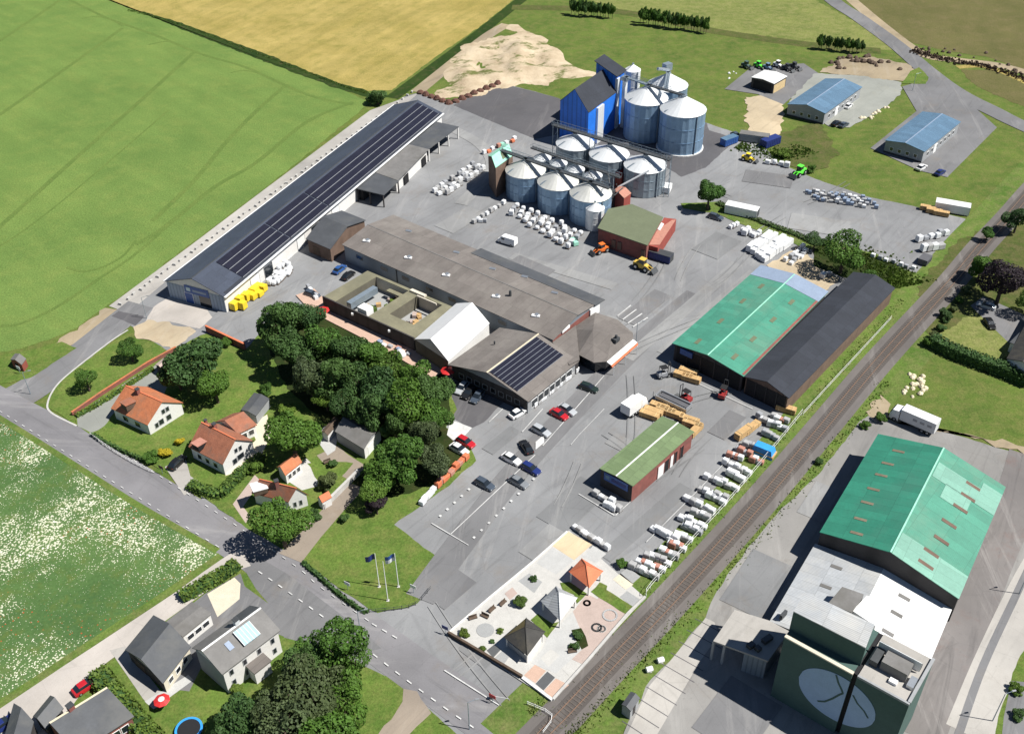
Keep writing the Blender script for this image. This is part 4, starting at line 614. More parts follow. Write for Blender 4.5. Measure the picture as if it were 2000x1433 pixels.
q = gable('outbuilding', 'black roofed outbuilding joined to the bottom left house beside the lane', 'outbuilding', (64, 1398), (90, 1424), (124, 1382), 2.8, 'wall_dark', 'roof_slate', rh=4.0, ov=.25)
q = gable('outbuilding', 'black roofed outbuilding cut by the bottom edge at the left', 'outbuilding', (10, 1432), (50, 1470), (66, 1408), 2.8, 'wall_dark', 'roof_slate', rh=4.0, ov=.25)
q = gable('house', 'dark roofed house cut by the right edge beside the yellow lawn', 'house', (1966, 700), (2020, 740), (2070, 640), 3.0, 'wall_white', 'tile_dark', rh=5.0, ov=.3)
q = gable('outbuilding', 'low flat roofed outbuilding at the right edge by the parked silver car', 'outbuilding', (1972, 668), (1992, 683), (2020, 655), 2.6, 'wall_white', 'roof_slate', rh=2.9, ov=.2)
q = gable('hut', 'little red hut on the grass verge at the far left', 'hut', (20, 702), (42, 712), (51, 700), 2.2, 'hut_red', 'roof_grey', rh=2.9, ov=.1); panel(q, 'near', .3, .6, .05, 1.8, 'black', 'door')
q = gable('hut', 'small dark roofed hut between the railway and the loading strip', 'hut', (1214, 1375), (1232, 1388), (1250, 1362), 2.5, 'wall_grey', 'roof_slate', rh=2.7, ov=.1); panel(q, 'right', .3, .6, .05, 2, 'wall_dark', 'door')
# display pavilions
def pavilion(label, px, h, ah, roofm, post='wall_white'):
    E = GG(px, h); c = sum(E, V())/4; e = empty('pavilion', label, 'pavilion', (c.x, c.y, 0)); a = V((c.x, c.y, ah))
    MB().add([*E, a], [(0, 1, 4), (1, 2, 4), (2, 3, 4), (3, 0, 4), (3, 2, 1, 0)]).build('roof', roofm, e)
    for i in range(4): MB().tube(E[i]+V((0, 0, .02)), a+V((0, 0, .04)), .08, .08, 4).build('hip_ridge', roofm, e)
    for p in E: q_ = c+(p-c)*.86; MB().box((q_.x, q_.y, h/2), (.22, .22, h), AB).build('post', post, e)
    MB().prism([(c.x+(p.x-c.x)*.9, c.y+(p.y-c.y)*.9) for p in E], .1, .18).build('floor', 'p_mid', e)
    return e, E, c
e, E, c = pavilion('display pavilion with an orange tiled pyramid roof', [(1111, 1116), (1151, 1148), (1178, 1115), (1136, 1090)], 2.7, 4.7, 'tile_bright')
e, E, c = pavilion('display pavilion with half grey and half white pyramid roof', [(1056, 1173), (1094, 1212), (1128, 1167), (1086, 1144)], 2.7, 5.0, 'roof_pale'); MB().add([E[1]+V((0, 0, .05)), E[2]+V((0, 0, .05)), V((c.x, c.y, 5.06))], [(0, 1, 2)]).build('white_slope', 'roof_white', e)
e, E, c = pavilion('display pavilion with a dark tiled pyramid roof', [(984, 1244), (1030, 1280), (1065, 1233), (1028, 1206)], 2.7, 4.9, 'tile_dark'); MB().add([E[0]+V((0, 0, .05)), E[3]+V((0, 0, .05)), V((c.x, c.y, 4.94))], [(0, 2, 1)]).build('brown_slope', 'moss', e)
for i in (0, 1): a_, b_ = E[i]*.0+c+(E[i]-c)*.84, c+(E[(i+1) % 4]-c)*.84; MB().hexa([V((x.x, x.y, .15)) for x in (a_, b_, b_+(c-b_)*.03, a_+(c-a_)*.03)], [V((x.x, x.y, 1.6)) for x in (a_, b_, b_+(c-b_)*.03, a_+(c-a_)*.03)]).build('side_wall', 'wall_grey' if i == 0 else 'wall_white', e)
# ---------------------------------------------------------------- silos
def silo(name, label, px, h, r, cone, wallm='steel_blue', conem='steel_white', n=48, rib=.018, basem=None, group=None, world=None):
    g = world or G(px, h); e = empty(name, label, 'silo', (g.x, g.y, 0), group=group); c = (g.x, g.y, 0)
    MB().lathe(c, [(r, .15), (r, h)], n, rib).build('wall', wallm, e)
    rf = MB().lathe(c, [(r*1.03, h-.1), (r*1.03, h), (r*.1, h+cone), (r*.1, h+cone+.35)], n, .012).build('roof', conem, e); MB().lathe((c[0], c[1], h+cone+.3), [(r*.13, 0), (r*.13, .2)], 12).build('cap', 'galv', rf)
    if basem: MB().lathe(c, [(r+.5, 0), (r+.5, .35)], 32).build('base', basem, e)
    for k in range(1, int(h/1.2)): pass
    ld = MB(); a = -pi/2+.5
    x, y = g.x+(r+.25)*cos(a), g.y+(r+.25)*sin(a); ld.box((x, y, h/2), (.4, .12, h), a).build('ladder', 'galv', e)
    bd = MB()
    for zz in (h*.33, h*.66): bd.lathe((c[0], c[1], zz), [(r*1.022+.02, 0), (r*1.022+.02, .1)], n)
    bd.build('hoop', wallm, e)
    a0 = radians(205); MB().hexa([V((g.x+cos(a0+s)*rr, g.y+sin(a0+s)*rr, zz)) for s, rr, zz in ((-.05, r, h+.05), (.05, r, h+.05), (.05*4, r*.2, h+cone*.8), (-.05*4, r*.2, h+cone*.8))], [V((g.x+cos(a0+s)*rr, g.y+sin(a0+s)*rr, zz)) for s, rr, zz in ((-.05, r, h+.2), (.05, r, h+.2), (.05*4, r*.2, h+cone*.8+.15), (-.05*4, r*.2, h+cone*.8+.15))]).build('roof_stair', 'galv', rf)
    return g
b1 = silo('grain_silo', 'tallest group silo nearest the blue mill, with pale cone roof', (1262.8, 190.5), 12.6, 6.5, 3.6)
b2 = silo('grain_silo', 'big corrugated silo on a white ring base, right of the other tall ones', (1334.5, 212), 12.6, 6.8, 3.8, basem='wall_white')
b3 = silo('grain_silo', 'big silo standing behind the other two tall ones', (1304, 165), 12.6, 6.3, 3.5)
silo('feed_bin', 'slim white bin right behind the blue tower', (1236, 136), 15.5, 2.5, 1.6, 'steel_white', 'white_paint', 24)
md = [silo('grain_silo', l, p, 7.8, r, 2.6, 'galv', 'steel_white') for l, p, r in (('leftmost of the three mid-height silos under the pale gantry', (1123, 279), 5.5), ('middle one of the three mid-height silos under the pale gantry', (1190, 300), 5.7), ('rightmost of the three mid-height silos under the pale gantry', (1260, 321), 5.9))]
fr = [silo('grain_silo', l, p, 7.8, 5.6, 2.9, 'steel_blue', 'steel_cone') for l, p in (('cream coned silo next to the brick elevator', (1026.5, 331)), ('cream coned silo in the middle of the front row', (1090, 354)), ('cream coned silo behind the slim front bin', (1154, 376)))]
sm = [silo('grain_bin', l, p, 7.6, 2.5, 1.5, 'galv', 'steel_white', 24) for l, p in (('first small bin from the brick elevator in the inner row', (1059.6, 308)), ('second small bin from the brick elevator in the inner row', (1091, 318)), ('third small bin from the brick elevator in the inner row', (1124.7, 330)), ('fourth small bin from the brick elevator in the inner row', (1159, 342)))]
silo('feed_bin', 'slim pale bin in front of the silos beside the olive roof', (1162.5, 405), 6.2, 2.5, 1.4, 'steel_white', 'steel_white', 24)
def gantry(label, pts, w, hh, posts=(), m='galv', floor='steel_dark'):
    e = empty('gantry', label, 'gantry', (pts[0].x, pts[0].y, 0)); a, b = pts; d = (b-a).normalized(); n = V((-d.y, d.x, 0))*w/2
    MB().slab([a-n, b-n, b+n, a+n], .35).build('deck', floor, e)
    mb = MB()
    for s in (-1, 1):
        mb.tube(a+n*s+V((0, 0, hh)), b+n*s+V((0, 0, hh)), .06, .06, 4); k = int((b-a).length/2.5)
        for i in range(k+1): p = a+(b-a)*i/k+n*s; mb.tube(p, p+V((0, 0, hh)), .05, .05, 4)
        for i in range(k): p, r = a+(b-a)*i/k+n*s, a+(b-a)*(i+1)/k+n*s; mb.tube(p, r+V((0, 0, hh)), .04, .04, 4)
    mb.build('railing', m, e)
    for p in posts:
        mb = MB(); z = a.z
        for dx, dy in ((-.7, -.7), (.7, -.7), (.7, .7), (-.7, .7)): mb.tube((p.x+dx, p.y+dy, 0), (p.x+dx, p.y+dy, z+1), .09, .09, 4)
        for i in range(int(z/2)): mb.tube((p.x-.7, p.y-.7, i*2), (p.x+.7, p.y-.7, i*2+2), .05, .05, 4); mb.tube((p.x+.7, p.y-.7, i*2), (p.x+.7, p.y+.7, i*2+2), .05, .05, 4)
        mb.build('tower', m, e)
    return e
up = lambda p, z: V((p.x, p.y, z))
x0 = (md[2]-md[0]).normalized(); gantry('pale lattice gantry over the three mid-height silos', (up(md[0]-x0*8, 11.6), up(md[2]+x0*8, 11.6)), 1.6, 1.1, (md[0]-x0*7.2, md[2]+x0*7.4, md[0]*.5+md[1]*.5))
x1 = (fr[1]-fr[0]).normalized(); gantry('dark catwalk across the cream coned silos', (up(fr[0]-x1*9, 11.2), up(fr[2]+x1*6, 11.2)), 1.3, .9)
x2 = (sm[3]-sm[0]).normalized(); gantry('dark catwalk across the row of small bins', (up(sm[0]-x2*4, 9.8), up(sm[3]+x2*9, 9.8)), 1.2, .9, (sm[3]+x2*6,))
gantry('high bridge from the blue tower to the tall silos', (up(g if 0 else G((1221, 158), 15.5), 16.9), up(b1+(b2-b1)*.1, 16.9)), 1.3, 1.0, m='galv', floor='galv'); gantry('bridge between the two front tall silos', (up(b1, 16.9), up(b2, 16.9)), 1.2, 1.0, floor='steel_dark'); gantry('bridge to the rear tall silo', (up((b1+b2)/2, 16.9), up(b3, 16.6)), 1.2, 1.0, floor='galv')
g = up(b3, 17.4); e = empty('elevator_head', 'grey conveyor head above the rear tall silo', 'conveyor head', (g.x, g.y, 16.2)); MB().box(g+V((-.5, .5, .8)), (2.6, 2, 2.2), .6).build('casing', 'galv', e); MB().tube(g+V((-4, -3, 1.5)), g, .5, .5, 8).build('spout', 'steel', e)
g = G((1221, 158), 15.5); e = empty('grain_elevator', 'grey grain elevator leg on the right side of the blue tower', 'elevator', (g.x, g.y, 0)); MB().box((g.x, g.y, 7.9), (1.3, 1.1, 15.8), AB).build('leg', 'steel_white', e); MB().box((g.x, g.y, 16.3), (2, 2, 1.2), AB).build('head', 'galv', e)
g = G((1288, 372), 0); e = empty('truck_scale', 'white loading hopper at the foot of the right mid-height silo', 'hopper', (g.x, g.y, 0)); MB().box((g.x, g.y, 1.2), (6.5, 3.4, 1.6), radians(-20)).build('body', 'white_paint', e); MB().box((g.x-1, g.y, 2.3), (2, 2, .8), radians(-20)).build('hatch', 'galv', e)
for a_, b_, l in ((G((1207, 366), 4), G((1268, 333), 9), 'pale inclined conveyor pipe right of the red annex'), (G((1113, 417), 1), G((1152, 386), 7), 'thin pale pipe in front of the cream coned silos'), (G((1166, 392), 7), G((1180, 366), 10), 'short spout above the slim front bin')):
    e = empty('conveyor', l, 'conveyor', (a_.x, a_.y, 0)); MB().tube(a_, b_, .28, .28, 8).build('pipe', 'steel_white', e); MB().tube((a_.x, a_.y, 0), a_, .12, .12, 6).build('leg', 'galv', e)
for a_, b_ in ((fr[2], md[1]), ): 
    e = empty('machine_cluster', 'dark pipework between the front silos and the red annex', 'pipework', ((a_+b_)/2).xy.to_3d()); mb = MB(); c0 = G((1183, 372), 6)
    for i in range(14): p = c0+V((R.uniform(-3.5, 3.5), R.uniform(-3.5, 3.5), R.uniform(-5, 2.5))); MB().tube(p, p+V((R.uniform(-3, 3), R.uniform(-3, 3), R.uniform(-2, 2.5))), .15, .15, 6).build('pipe', 'steel_dark', e)
    MB().box(c0-V((0, 0, 3)), (4, 4, 6), AB).build('casing', 'steel_dark', e)
# ---------------------------------------------------------------- trees, shrubs, hedges
def crown_mesh(seed, lobes, n, size, flat=1.0, mat_='leaf_mid'):
    """leaf clumps spread over and just inside several overlapping lobes; unit crown of radius 1"""
    r = random.Random(seed); L = [(V((0, 0, .05)), .62)]; ax = r.uniform(.75, 1.0)
    for i in range(lobes):
        a = i*2.4+r.uniform(-.4, .4); z = -.45+1.25*((i*.618) % 1); q = sqrt(max(.05, 1-(z*.95)**2)); d = q*r.uniform(.45, .92); L.append((V((cos(a)*d*ax, sin(a)*d, z*.78*flat)), r.uniform(.16, .38)))
    mb = MB(); tot = sum(s*s for _, s in L)
    for c, s in L:
        for k in range(int(n*s*s/tot)):
            d = V((r.gauss(0, 1), r.gauss(0, 1), r.gauss(0, 1))).normalized(); rr = s*(r.uniform(.86, 1.06) if r.random() < .78 else r.uniform(.5, .9))
            p = c+V((d.x, d.y, d.z*(.95)))*rr
            if any((p-c2).length < s2*.8 for c2, s2 in L if c2 is not c): continue
            if p.z < -.75*flat: continue
            nn = (d+V((r.gauss(0, .5), r.gauss(0, .5), r.gauss(0, .5)+.25))).normalized(); x = nn.orthogonal().normalized(); y = nn.cross(x); a = r.uniform(0, 6.28); x, y = x*cos(a)+y*sin(a), y*cos(a)-x*sin(a); w = size*r.uniform(.5, 1.6); h = size*r.uniform(.5, 1.5)
            mb.add([p-x*w, p-y*h+nn*w*.25, p+x*w, p+y*h-nn*w*.2], [(0, 1, 2, 3)])
    me = bpy.data.meshes.new('crown'); me.from_pydata(mb.v, [], mb.f); me.materials.append(MATS[mat_]); return me, L
def trunk_mesh(seed, L, th):
    r = random.Random(seed); mb = MB(); mb.tube((0, 0, -th), (.02, .01, -.25), .09, .06, 8); mb.tube((.02, .01, -.25), (0, 0, .3), .06, .03, 6)
    for c, s in L[1:9]: mb.tube((.01, 0, -.35+r.uniform(0, .25)), c*1.05, .035, .01, 5)
    me = bpy.data.meshes.new('trunk'); me.from_pydata([tuple(v) for v in mb.v], [], mb.f); me.materials.append(MATS['bark']); return me
TM = {}
for k, (sd_, lb_, n_, sz_) in enumerate(((11, 22, 9500, .042), (12, 34, 9500, .04), (13, 16, 9500, .044), (14, 40, 10000, .038), (15, 26, 9500, .042), (16, 16, 3800, .062), (17, 12, 3000, .07))):
    cm, L = crown_mesh(sd_, lb_, n_, sz_); TM[k] = (cm, trunk_mesh(sd_, L, 1.7))
TN = [0]
def tree(px, rp, label, hr=1.0, m='leaf_mid', kind='broadleaf_tree', cat='tree', group=None, v=None, lift=1.0, name=None):
    """rp: crown radius in image pixels; hr: crown height ratio; lift: height of crown centre in crown radii"""
    g = G(px); r = rp/pxm(g)
    for _ in range(4): g = G(px, r*(lift)); r = rp/pxm(g)
    k = v if v is not None else TN[0] % 5; TN[0] += 1
    e = empty(name or kind, label, cat, (g.x, g.y, 0), R.uniform(0, 6.28), group)
    for nm, me in (('crown', TM[k][0]), ('trunk', TM[k][1])):
        o = bpy.data.objects.new(nm, me); C.objects.link(o); o.parent = e; sc = (r*R.uniform(.95, 1.12), r*R.uniform(.92, 1.1), r*hr) if nm == 'crown' else (r, r, r*lift/1.7); o.scale = sc; o.location = (0, 0, r*lift)
        if nm == 'crown': o.material_slots[0].link = 'OBJECT'; o.material_slots[0].material = MATS[m]
    return e
ORD = 'first second third fourth fifth sixth seventh eighth ninth tenth eleventh twelfth thirteenth fourteenth fifteenth sixteenth seventeenth eighteenth nineteenth twentieth'.split()+['twenty-'+w for w in 'first second third fourth fifth sixth seventh eighth ninth'.split()]
FG = 'tall trees in the dense grove beside the shop hall'
LB = 'tall dense leafy tree standing inside the dark grove between the houses and the shop'
GV = ((548, 632, 50, 'leaf_dark', 1.3), (600, 622, 40, 'leaf_dark', 1.2), (578, 684, 42, 'leaf_dark', 1.3), (628, 672, 44, 'leaf_mid', 1.3), (675, 688, 42, 'leaf_dark', 1.3), (606, 738, 40, 'leaf_conifer', 1.6), (650, 735, 40, 'leaf_dark', 1.3), (722, 700, 40, 'leaf_mid', 1.3), (700, 752, 44, 'leaf_dark', 1.4), (762, 722, 38, 'leaf_light', 1.2), (750, 765, 42, 'leaf_dark', 1.4), (808, 742, 42, 'leaf_mid', 1.2), (845, 765, 36, 'leaf_dark', 1.2), (800, 790, 44, 'leaf_mid', 1.3), (848, 812, 34, 'leaf_mid', 1.2), (772, 830, 36, 'leaf_dark', 1.3), (828, 850, 38, 'leaf_conifer', 1.4), (720, 800, 36, 'leaf_dark', 1.3), (672, 790, 34, 'leaf_dark', 1.2))
GX = [t_[0] for t_ in GV]; COL = dict(leaf_dark='dark green', leaf_mid='mid green', leaf_light='light green', leaf_conifer='olive')
for i, (x, y, rp, m, hr) in enumerate(GV):
    tree((x, y), rp*.96*R.uniform(.85, 1.12), '%s tree in the dark grove, %s crown counted from the left' % (COL[m], ORD[sorted(GX).index(x)]), hr, m, group=FG, lift=1.7)
for x, y, rp, m, l in ((636, 778, 24, 'leaf_light', 'bright green young tree at the lower left edge of the grove'), (785, 893, 52, 'leaf_mid', 'broad round tree at the lower end of the grove, left of the red paving stock'), (742, 925, 38, 'leaf_mid', 'lower tree where the brown lane meets the grove'), (852, 898, 34, 'leaf_conifer', 'olive green tree beside the orange stock boards'), (728, 962, 30, 'leaf_light', 'bright tree between the brown lane and the lawn'), (735, 985, 20, 'leaf_purple', 'small purple leaved tree on the lawn edge'),
    (386, 708, 56, 'leaf_dark', 'big dark round tree on the lawn behind the orange roofed house'), (418, 752, 36, 'leaf_mid', 'smaller green tree touching the big dark lawn tree'), (345, 728, 34, 'leaf_dark', 'dark tree over the gravel drive beside the pink shed'), (167, 738, 25, 'leaf_mid', 'round street tree nearer the junction on the island lawn'), (253, 682, 23, 'leaf_mid', 'round street tree nearer the warehouse on the island lawn'),
    (570, 848, 52, 'leaf_mid', 'large garden tree behind the red tiled houses'), (548, 1022, 54, 'leaf_mid', 'big bright green tree overhanging the main road'), (1386, 376, 29, 'leaf_mid', 'lone leafy tree standing in the open yard'), (1650, 490, 42, 'leaf_mid', 'large tree behind the black warehouse'), (1592, 470, 18, 'leaf_dark', 'small dark tree left of the large tree behind the black warehouse'), (1700, 545, 20, 'leaf_mid', 'low tree at the far end of the black warehouse'),
    (1962, 545, 48, 'leaf_purple', 'great dark purple leaved tree at the right edge'), (1918, 520, 26, 'leaf_mid', 'green tree left of the purple leaved one'), (2012, 588, 26, 'leaf_light', 'bright tree cut by the right edge behind the parked car'), (1990, 425, 26, 'leaf_dark', 'dark tree beside the railway at the right edge'), (1930, 455, 14, 'leaf_mid', 'small tree near the railway at the right edge')):
    tree(x_ := (x, y), rp, l, 1.0 if rp < 40 else 1.05, m, lift=1.35 if rp < 30 else 1.25)
NAMES = ['the top', 'the upper left', 'the right road side', 'the very middle', 'the left by the lawn', 'the lower right', 'the far lower left', 'the bottom edge, left half', 'the bottom edge, right half']
for x, y, rp, m in ((652, 1262, 60, 'leaf_mid'), (604, 1312, 46, 'leaf_dark'), (690, 1290, 36, 'leaf_mid'), (610, 1352, 66, 'leaf_conifer'), (538, 1388, 52, 'leaf_conifer'), (672, 1372, 50, 'leaf_mid'), (470, 1412, 48, 'leaf_dark'), (560, 1440, 64, 'leaf_conifer'), (640, 1440, 60, 'leaf_mid')):
    tree((x, y), rp*1.08, 'large tree at %s in the clump below the white house' % NAMES.pop(0), 1.15, m, group='trees of the clump at the bottom edge', lift=1.3)
for x0, y0, x1, y1, n, lb, hh in ((1118, 14, 1196, 22, 14, 'slim poplar in the first row at the top edge', 16), (1250, 30, 1382, 50, 22, 'slim poplar in the middle row at the top', 16), (1600, 82, 1684, 92, 12, 'slim poplar in the short row beside the country road', 13)):
    for i in range(n):
        f = (i+R.uniform(-.25, .25))/max(1, n-1); tree((x0+(x1-x0)*f, y0+(y1-y0)*f-2), R.uniform(5, 7), lb.replace('slim poplar', ORD[i]+' slim poplar from the left'), 2.6 if hh > 14 else 2.3, R.choice(('leaf_dark', 'leaf_mid')), 'poplar_tree', group='poplars of the '+lb.split(' in the ')[1], v=5+(i % 2), lift=3.0 if hh > 14 else 2.6)
def shrub(x, y, rp, l, m='leaf_mid', group=None, hr=.9, cat='shrub'): return tree((x, y), rp, l, hr, m, 'garden_shrub', cat, group, v=5+TN[0] % 2, lift=.75)
for x, y, rp, l, m in ((737, 190, 20, 'dark shrub at the corner of the green and golden fields', 'leaf_dark'), (322, 884, 13, 'yellow leaved shrub at the garden corner by the road', 'leaf_yellow'), (350, 862, 10, 'yellow leaved shrub beside the black car drive', 'leaf_yellow'), (295, 893, 15, 'dark shrub left of the yellow garden shrub', 'leaf_mid'), (498, 912, 18, 'shrub below the white gable of the larger house', 'leaf_light'), (640, 940, 22, 'grey green garden shrub beside the orange shed', 'leaf_grey'), (615, 1005, 14, 'dark shrub in front of the tiny orange shed', 'leaf_dark'), (672, 1012, 11, 'narrow dark shrub on the lawn corner beside the brown lane', 'leaf_dark'), (1016, 1174, 14, 'round shrub in the white display garden', 'leaf_hedge'), (1042, 1130, 8, 'small shrub on grey paving in the display garden', 'leaf_dark'), (907, 1236, 11, 'shrub at the left corner of the display garden', 'leaf_hedge'), (977, 1232, 7, 'small shrub left of the dark pavilion', 'leaf_hedge'), (961, 1252, 6, 'tiny shrub below the dark pavilion corner', 'leaf_dark'), (942, 1268, 8, 'shrub on the lower fence of the display garden', 'leaf_hedge'), (1215, 1100, 12, 'shrub by the right corner of the display garden', 'leaf_mid'), (1128, 1240, 10, 'upper dark shrub on the planted bed', 'leaf_dark'), (1122, 1262, 11, 'lower dark shrub on the planted bed', 'leaf_dark'), (463, 1345, 13, 'mossy shrub at the corner of the tall white house', 'leaf_hedge'), (1585, 330, 10, 'low bush beside the lime green loader', 'leaf_mid'), (1530, 300, 12, 'low bush behind the yellow excavator parts', 'leaf_light'), (1720, 815, 13, 'bush left of the white lorry cab', 'leaf_mid'), (1690, 830, 10, 'small bush at the corner of the right-hand yard', 'leaf_mid'), (1600, 900, 9, 'small bush on the strip right of the railway', 'leaf_dark'), (1985, 1345, 14, 'bright bush cut by the right edge near the bottom', 'leaf_light'), (1990, 1395, 14, 'dark bush at the bottom right edge', 'leaf_dark'), (560, 800, 16, 'garden bush beside the slate shed of the larger house', 'leaf_light'), (520, 760, 14, 'garden bush on the lawn left of the grove', 'leaf_mid'), (650, 905, 10, 'small bush beside the white garden table', 'leaf_dark'), (443, 668, 12, 'garden bush below the red wall', 'leaf_mid')):
    shrub(x, y, rp, l, m)
for i, (x, y) in enumerate(((1838, 640), (1850, 622), (1862, 604), (1874, 586), (1888, 566), (1826, 655), (1846, 612), (1812, 668))): shrub(x, y, R.uniform(9, 13), '%s bush in the loose row between the railway and the yellow garden' % ('fourth', 'fifth', 'seventh', 'eighth', 'highest', 'second', 'sixth', 'lowest')[i], R.choice(('leaf_mid', 'leaf_dark', 'leaf_grey')), 'bushes between the railway and the yellow garden')
def hedge(label, px, w, h, m='leaf_hedge', dens=9, name='hedge'):
    c = spline(GG(px), 5); r = random.Random(len(px)*7+int(px[0][0])); mb = MB(); core = MB(); L = sum((b-a).length for a, b in zip(c, c[1:]))
    for a, b in zip(c, c[1:]):
        l = (b-a).length; d = (b-a).normalized(); n = V((-d.y, d.x, 0)); core.hexa([V((q.x, q.y, .02)) for q in (a-n*w*.38, b-n*w*.38, b+n*w*.38, a+n*w*.38)], [V((q.x, q.y, h*.86)) for q in (a-n*w*.33, b-n*w*.33, b+n*w*.33, a+n*w*.33)])
        for k in range(int(l*(w+2*h)*dens)):
            s = r.uniform(0, w+2*h); t_ = r.uniform(-.03, 1.03)*l; j = r.gauss(0, .09)
            if s < h: o, z, nn = -w/2+j, s, -n
            elif s < h+w: o, z, nn = s-h-w/2, h+j+.12*sin(t_*1.3), V((0, 0, 1))
            else: o, z, nn = w/2+j, s-h-w, n
            o *= 1-.18*(z/h)**3; p = a+d*t_+n*o+V((0, 0, z)); nn = (nn+V((r.gauss(0, .5), r.gauss(0, .5), r.gauss(0, .5)))).normalized(); x = nn.orthogonal().normalized(); y = nn.cross(x); q = r.uniform(.12, .3)
            mb.add([p-x*q, p-y*q, p+x*q, p+y*q], [(0, 1, 2, 3)])
    o = c[len(c)//2]; e = empty(name, label, 'hedge', (o.x, o.y, 0)); mb.build('foliage', m, e); core.build('core', 'leaf_dark', e); return e
hedge('long thick dark hedge between the yellow garden and the grass plot', [(1818, 672), (1850, 690), (1900, 710), (1950, 728), (2010, 752)], 3.4, 2.6, 'leaf_dark')
hedge('clipped light green hedge beside the gravel lane and paved terrace', [(355, 1172), (400, 1146), (440, 1124), (465, 1106)], 2.6, 1.6)
hedge('long hedge with light top between the dark roofed house and the lawn', [(192, 1318), (215, 1350), (245, 1385), (280, 1425), (310, 1460)], 3.6, 1.8)
hedge('broad green hedge in front of the larger white house', [(372, 950), (400, 962), (430, 968), (450, 950), (480, 920), (515, 895)], 2.4, 1.4)
hedge('low dark hedge along the road side of the flagpole lawn', [(592, 1100), (630, 1133), (670, 1168), (705, 1192), (720, 1196)], .8, .7, 'leaf_dark')
hedge('low ragged hedge along the orange edged garden wall', [(150, 815), (195, 790), (250, 755), (300, 722)], 1.2, .8, 'leaf_hedge')
hedge('low hedge strip with brown tips across the middle of the yard', [(1400, 398), (1440, 415), (1500, 440), (1560, 462), (1590, 478)], 2.2, .7, 'leaf_conifer')
hedge('dark shrub row at the left boundary of the brick house lawn', [(180, 850), (210, 868), (250, 888), (280, 900)], .7, .9, 'leaf_dark')
# tall weeds along verges: countless
def weeds(name, label, px, w, n, m, s=(.2, .5)):
    c = spline(GG(px), 6); r = random.Random(n); mb = MB()
    for k in range(n):
        i = r.randrange(len(c)-1); a, b = c[i], c[i+1]; d = (b-a).normalized(); nn = V((-d.y, d.x, 0)); p = a+(b-a)*r.random()+nn*r.gauss(0, w/2.4); q = r.uniform(*s); g = r.uniform(0, 3.14); x = V((cos(g), sin(g), 0))*q
        mb.add([p-x, p+x, p+x*.6+V((r.gauss(0, .1), r.gauss(0, .1), q*1.5)), p-x*.6+V((0, 0, q*1.3))], [(0, 1, 2, 3)])
    o = mb.build(name, m); o['kind'] = 'stuff'; o['label'] = label; o['category'] = 'weeds'; return o
weeds('weeds', 'ragged weeds growing on the left bank beside the railway', [(p[0]-40, p[1]-27) for p in RW[1:11]], 1.6, 1500, 'leaf_hedge', (.08, .22)); weeds('weeds', 'ragged weeds on the strip right of the railway ballast', [(p[0]+38, p[1]+19) for p in RW[1:9]], 1.8, 1800, 'leaf_hedge', (.08, .25))
weeds('weeds', 'tall rough weeds along the ditch between green and golden crops', [(250, 20), (350, 48), (520, 111), (660, 165), (716, 182)], 1, 1200, 'leaf_hedge', (.1, .28)); weeds('weeds', 'scrub and weeds beside the blue and grey containers', [(1440, 285), (1500, 300), (1540, 305), (1575, 290)], 5, 700, 'leaf_hedge', (.2, .5))
weeds('weeds', 'dry scrub along the margin of the brown field', [(1780, 100), (1850, 118), (1930, 132), (2010, 158)], 3, 900, 'wood_dark', (.2, .5)); weeds('weeds', 'weeds on the bank behind the storage yard', [(1600, 482), (1680, 505), (1740, 535), (1770, 560)], 7, 1400, 'leaf_hedge', (.2, .5))
# ---------------------------------------------------------------- vehicles
def loft(secs, name, m, par, smooth=False):                          # secs: (x, half width bottom, half width top, z bottom, z top)
    mb = MB(); k = 0
    for x, wb, wt, zb, zt in secs: mb.v += [(x, -wb, zb), (x, -wb*1.0, zb+(zt-zb)*.55), (x, -wt, zt), (x, wt, zt), (x, wb*1.0, zb+(zt-zb)*.55), (x, wb, zb)]
    n = len(secs); mb.f = [(i*6+j, i*6+(j+1) % 6, (i+1)*6+(j+1) % 6, (i+1)*6+j) for i in range(n-1) for j in range(6)]+[tuple(range(6))[::-1], tuple((n-1)*6+j for j in range(6))]
    mb.sm = smooth; o = mb.build(name, m, par); return o
def wheels(par, xs, w, r=.33, t=.24):
    for x in xs:
        for s in (-1, 1): o = MB().tube((x, s*(w-t), r), (x, s*w, r), r, r, 14).build('wheel', 'tyre', par); MB().tube((x, s*(w-.02), r), (x, s*(w+.02), r), r*.55, r*.5, 10).build('rim', 'alu', o)
def make_car(estate=False):
    e = empty('parked_car', 'x', 'car', (0, 0, 0)); L = 2.2
    b = loft([(-L, .72, .66, .38, .78), (-L+.12, .84, .76, .26, .92), (-1.3, .88, .8, .2, .97), (.7, .88, .8, .2, .95), (1.45, .87, .76, .2, .84), (L-.12, .82, .7, .28, .72), (L, .68, .58, .36, .6)], 'body', 'paint_silver', e, False); b['paint'] = 1
    r0 = -2.05 if estate else -1.85
    loft([(r0, .74, .7, .9, .94), (r0+.35 if estate else -1.25, .76, .58, .9, 1.43), (.15, .76, .6, .9, 1.45), (.95, .76, .7, .88, .93)], 'windows', 'glass', e)
    rf = loft([(r0+.36 if estate else -1.2, .56, .5, 1.42, 1.46), (-.5, .6, .54, 1.43, 1.49), (.2, .58, .52, 1.43, 1.47)], 'roof', 'paint_silver', e); rf['paint'] = 1
    wheels(e, (-1.35, 1.35), .88)
    for s in (-1, 1): MB().box((L-.08, s*.58, .6), (.12, .3, .12)).build('headlight', 'lamp_glass', e); MB().box((-L+.05, s*.6, .75), (.08, .22, .14)).build('tail_light', 'red', e); MB().box((.75, s*.93, .95), (.15, .16, .12)).build('mirror', 'black', e)
    return e
CARS = [make_car(), make_car(True)]; used = [0, 0]
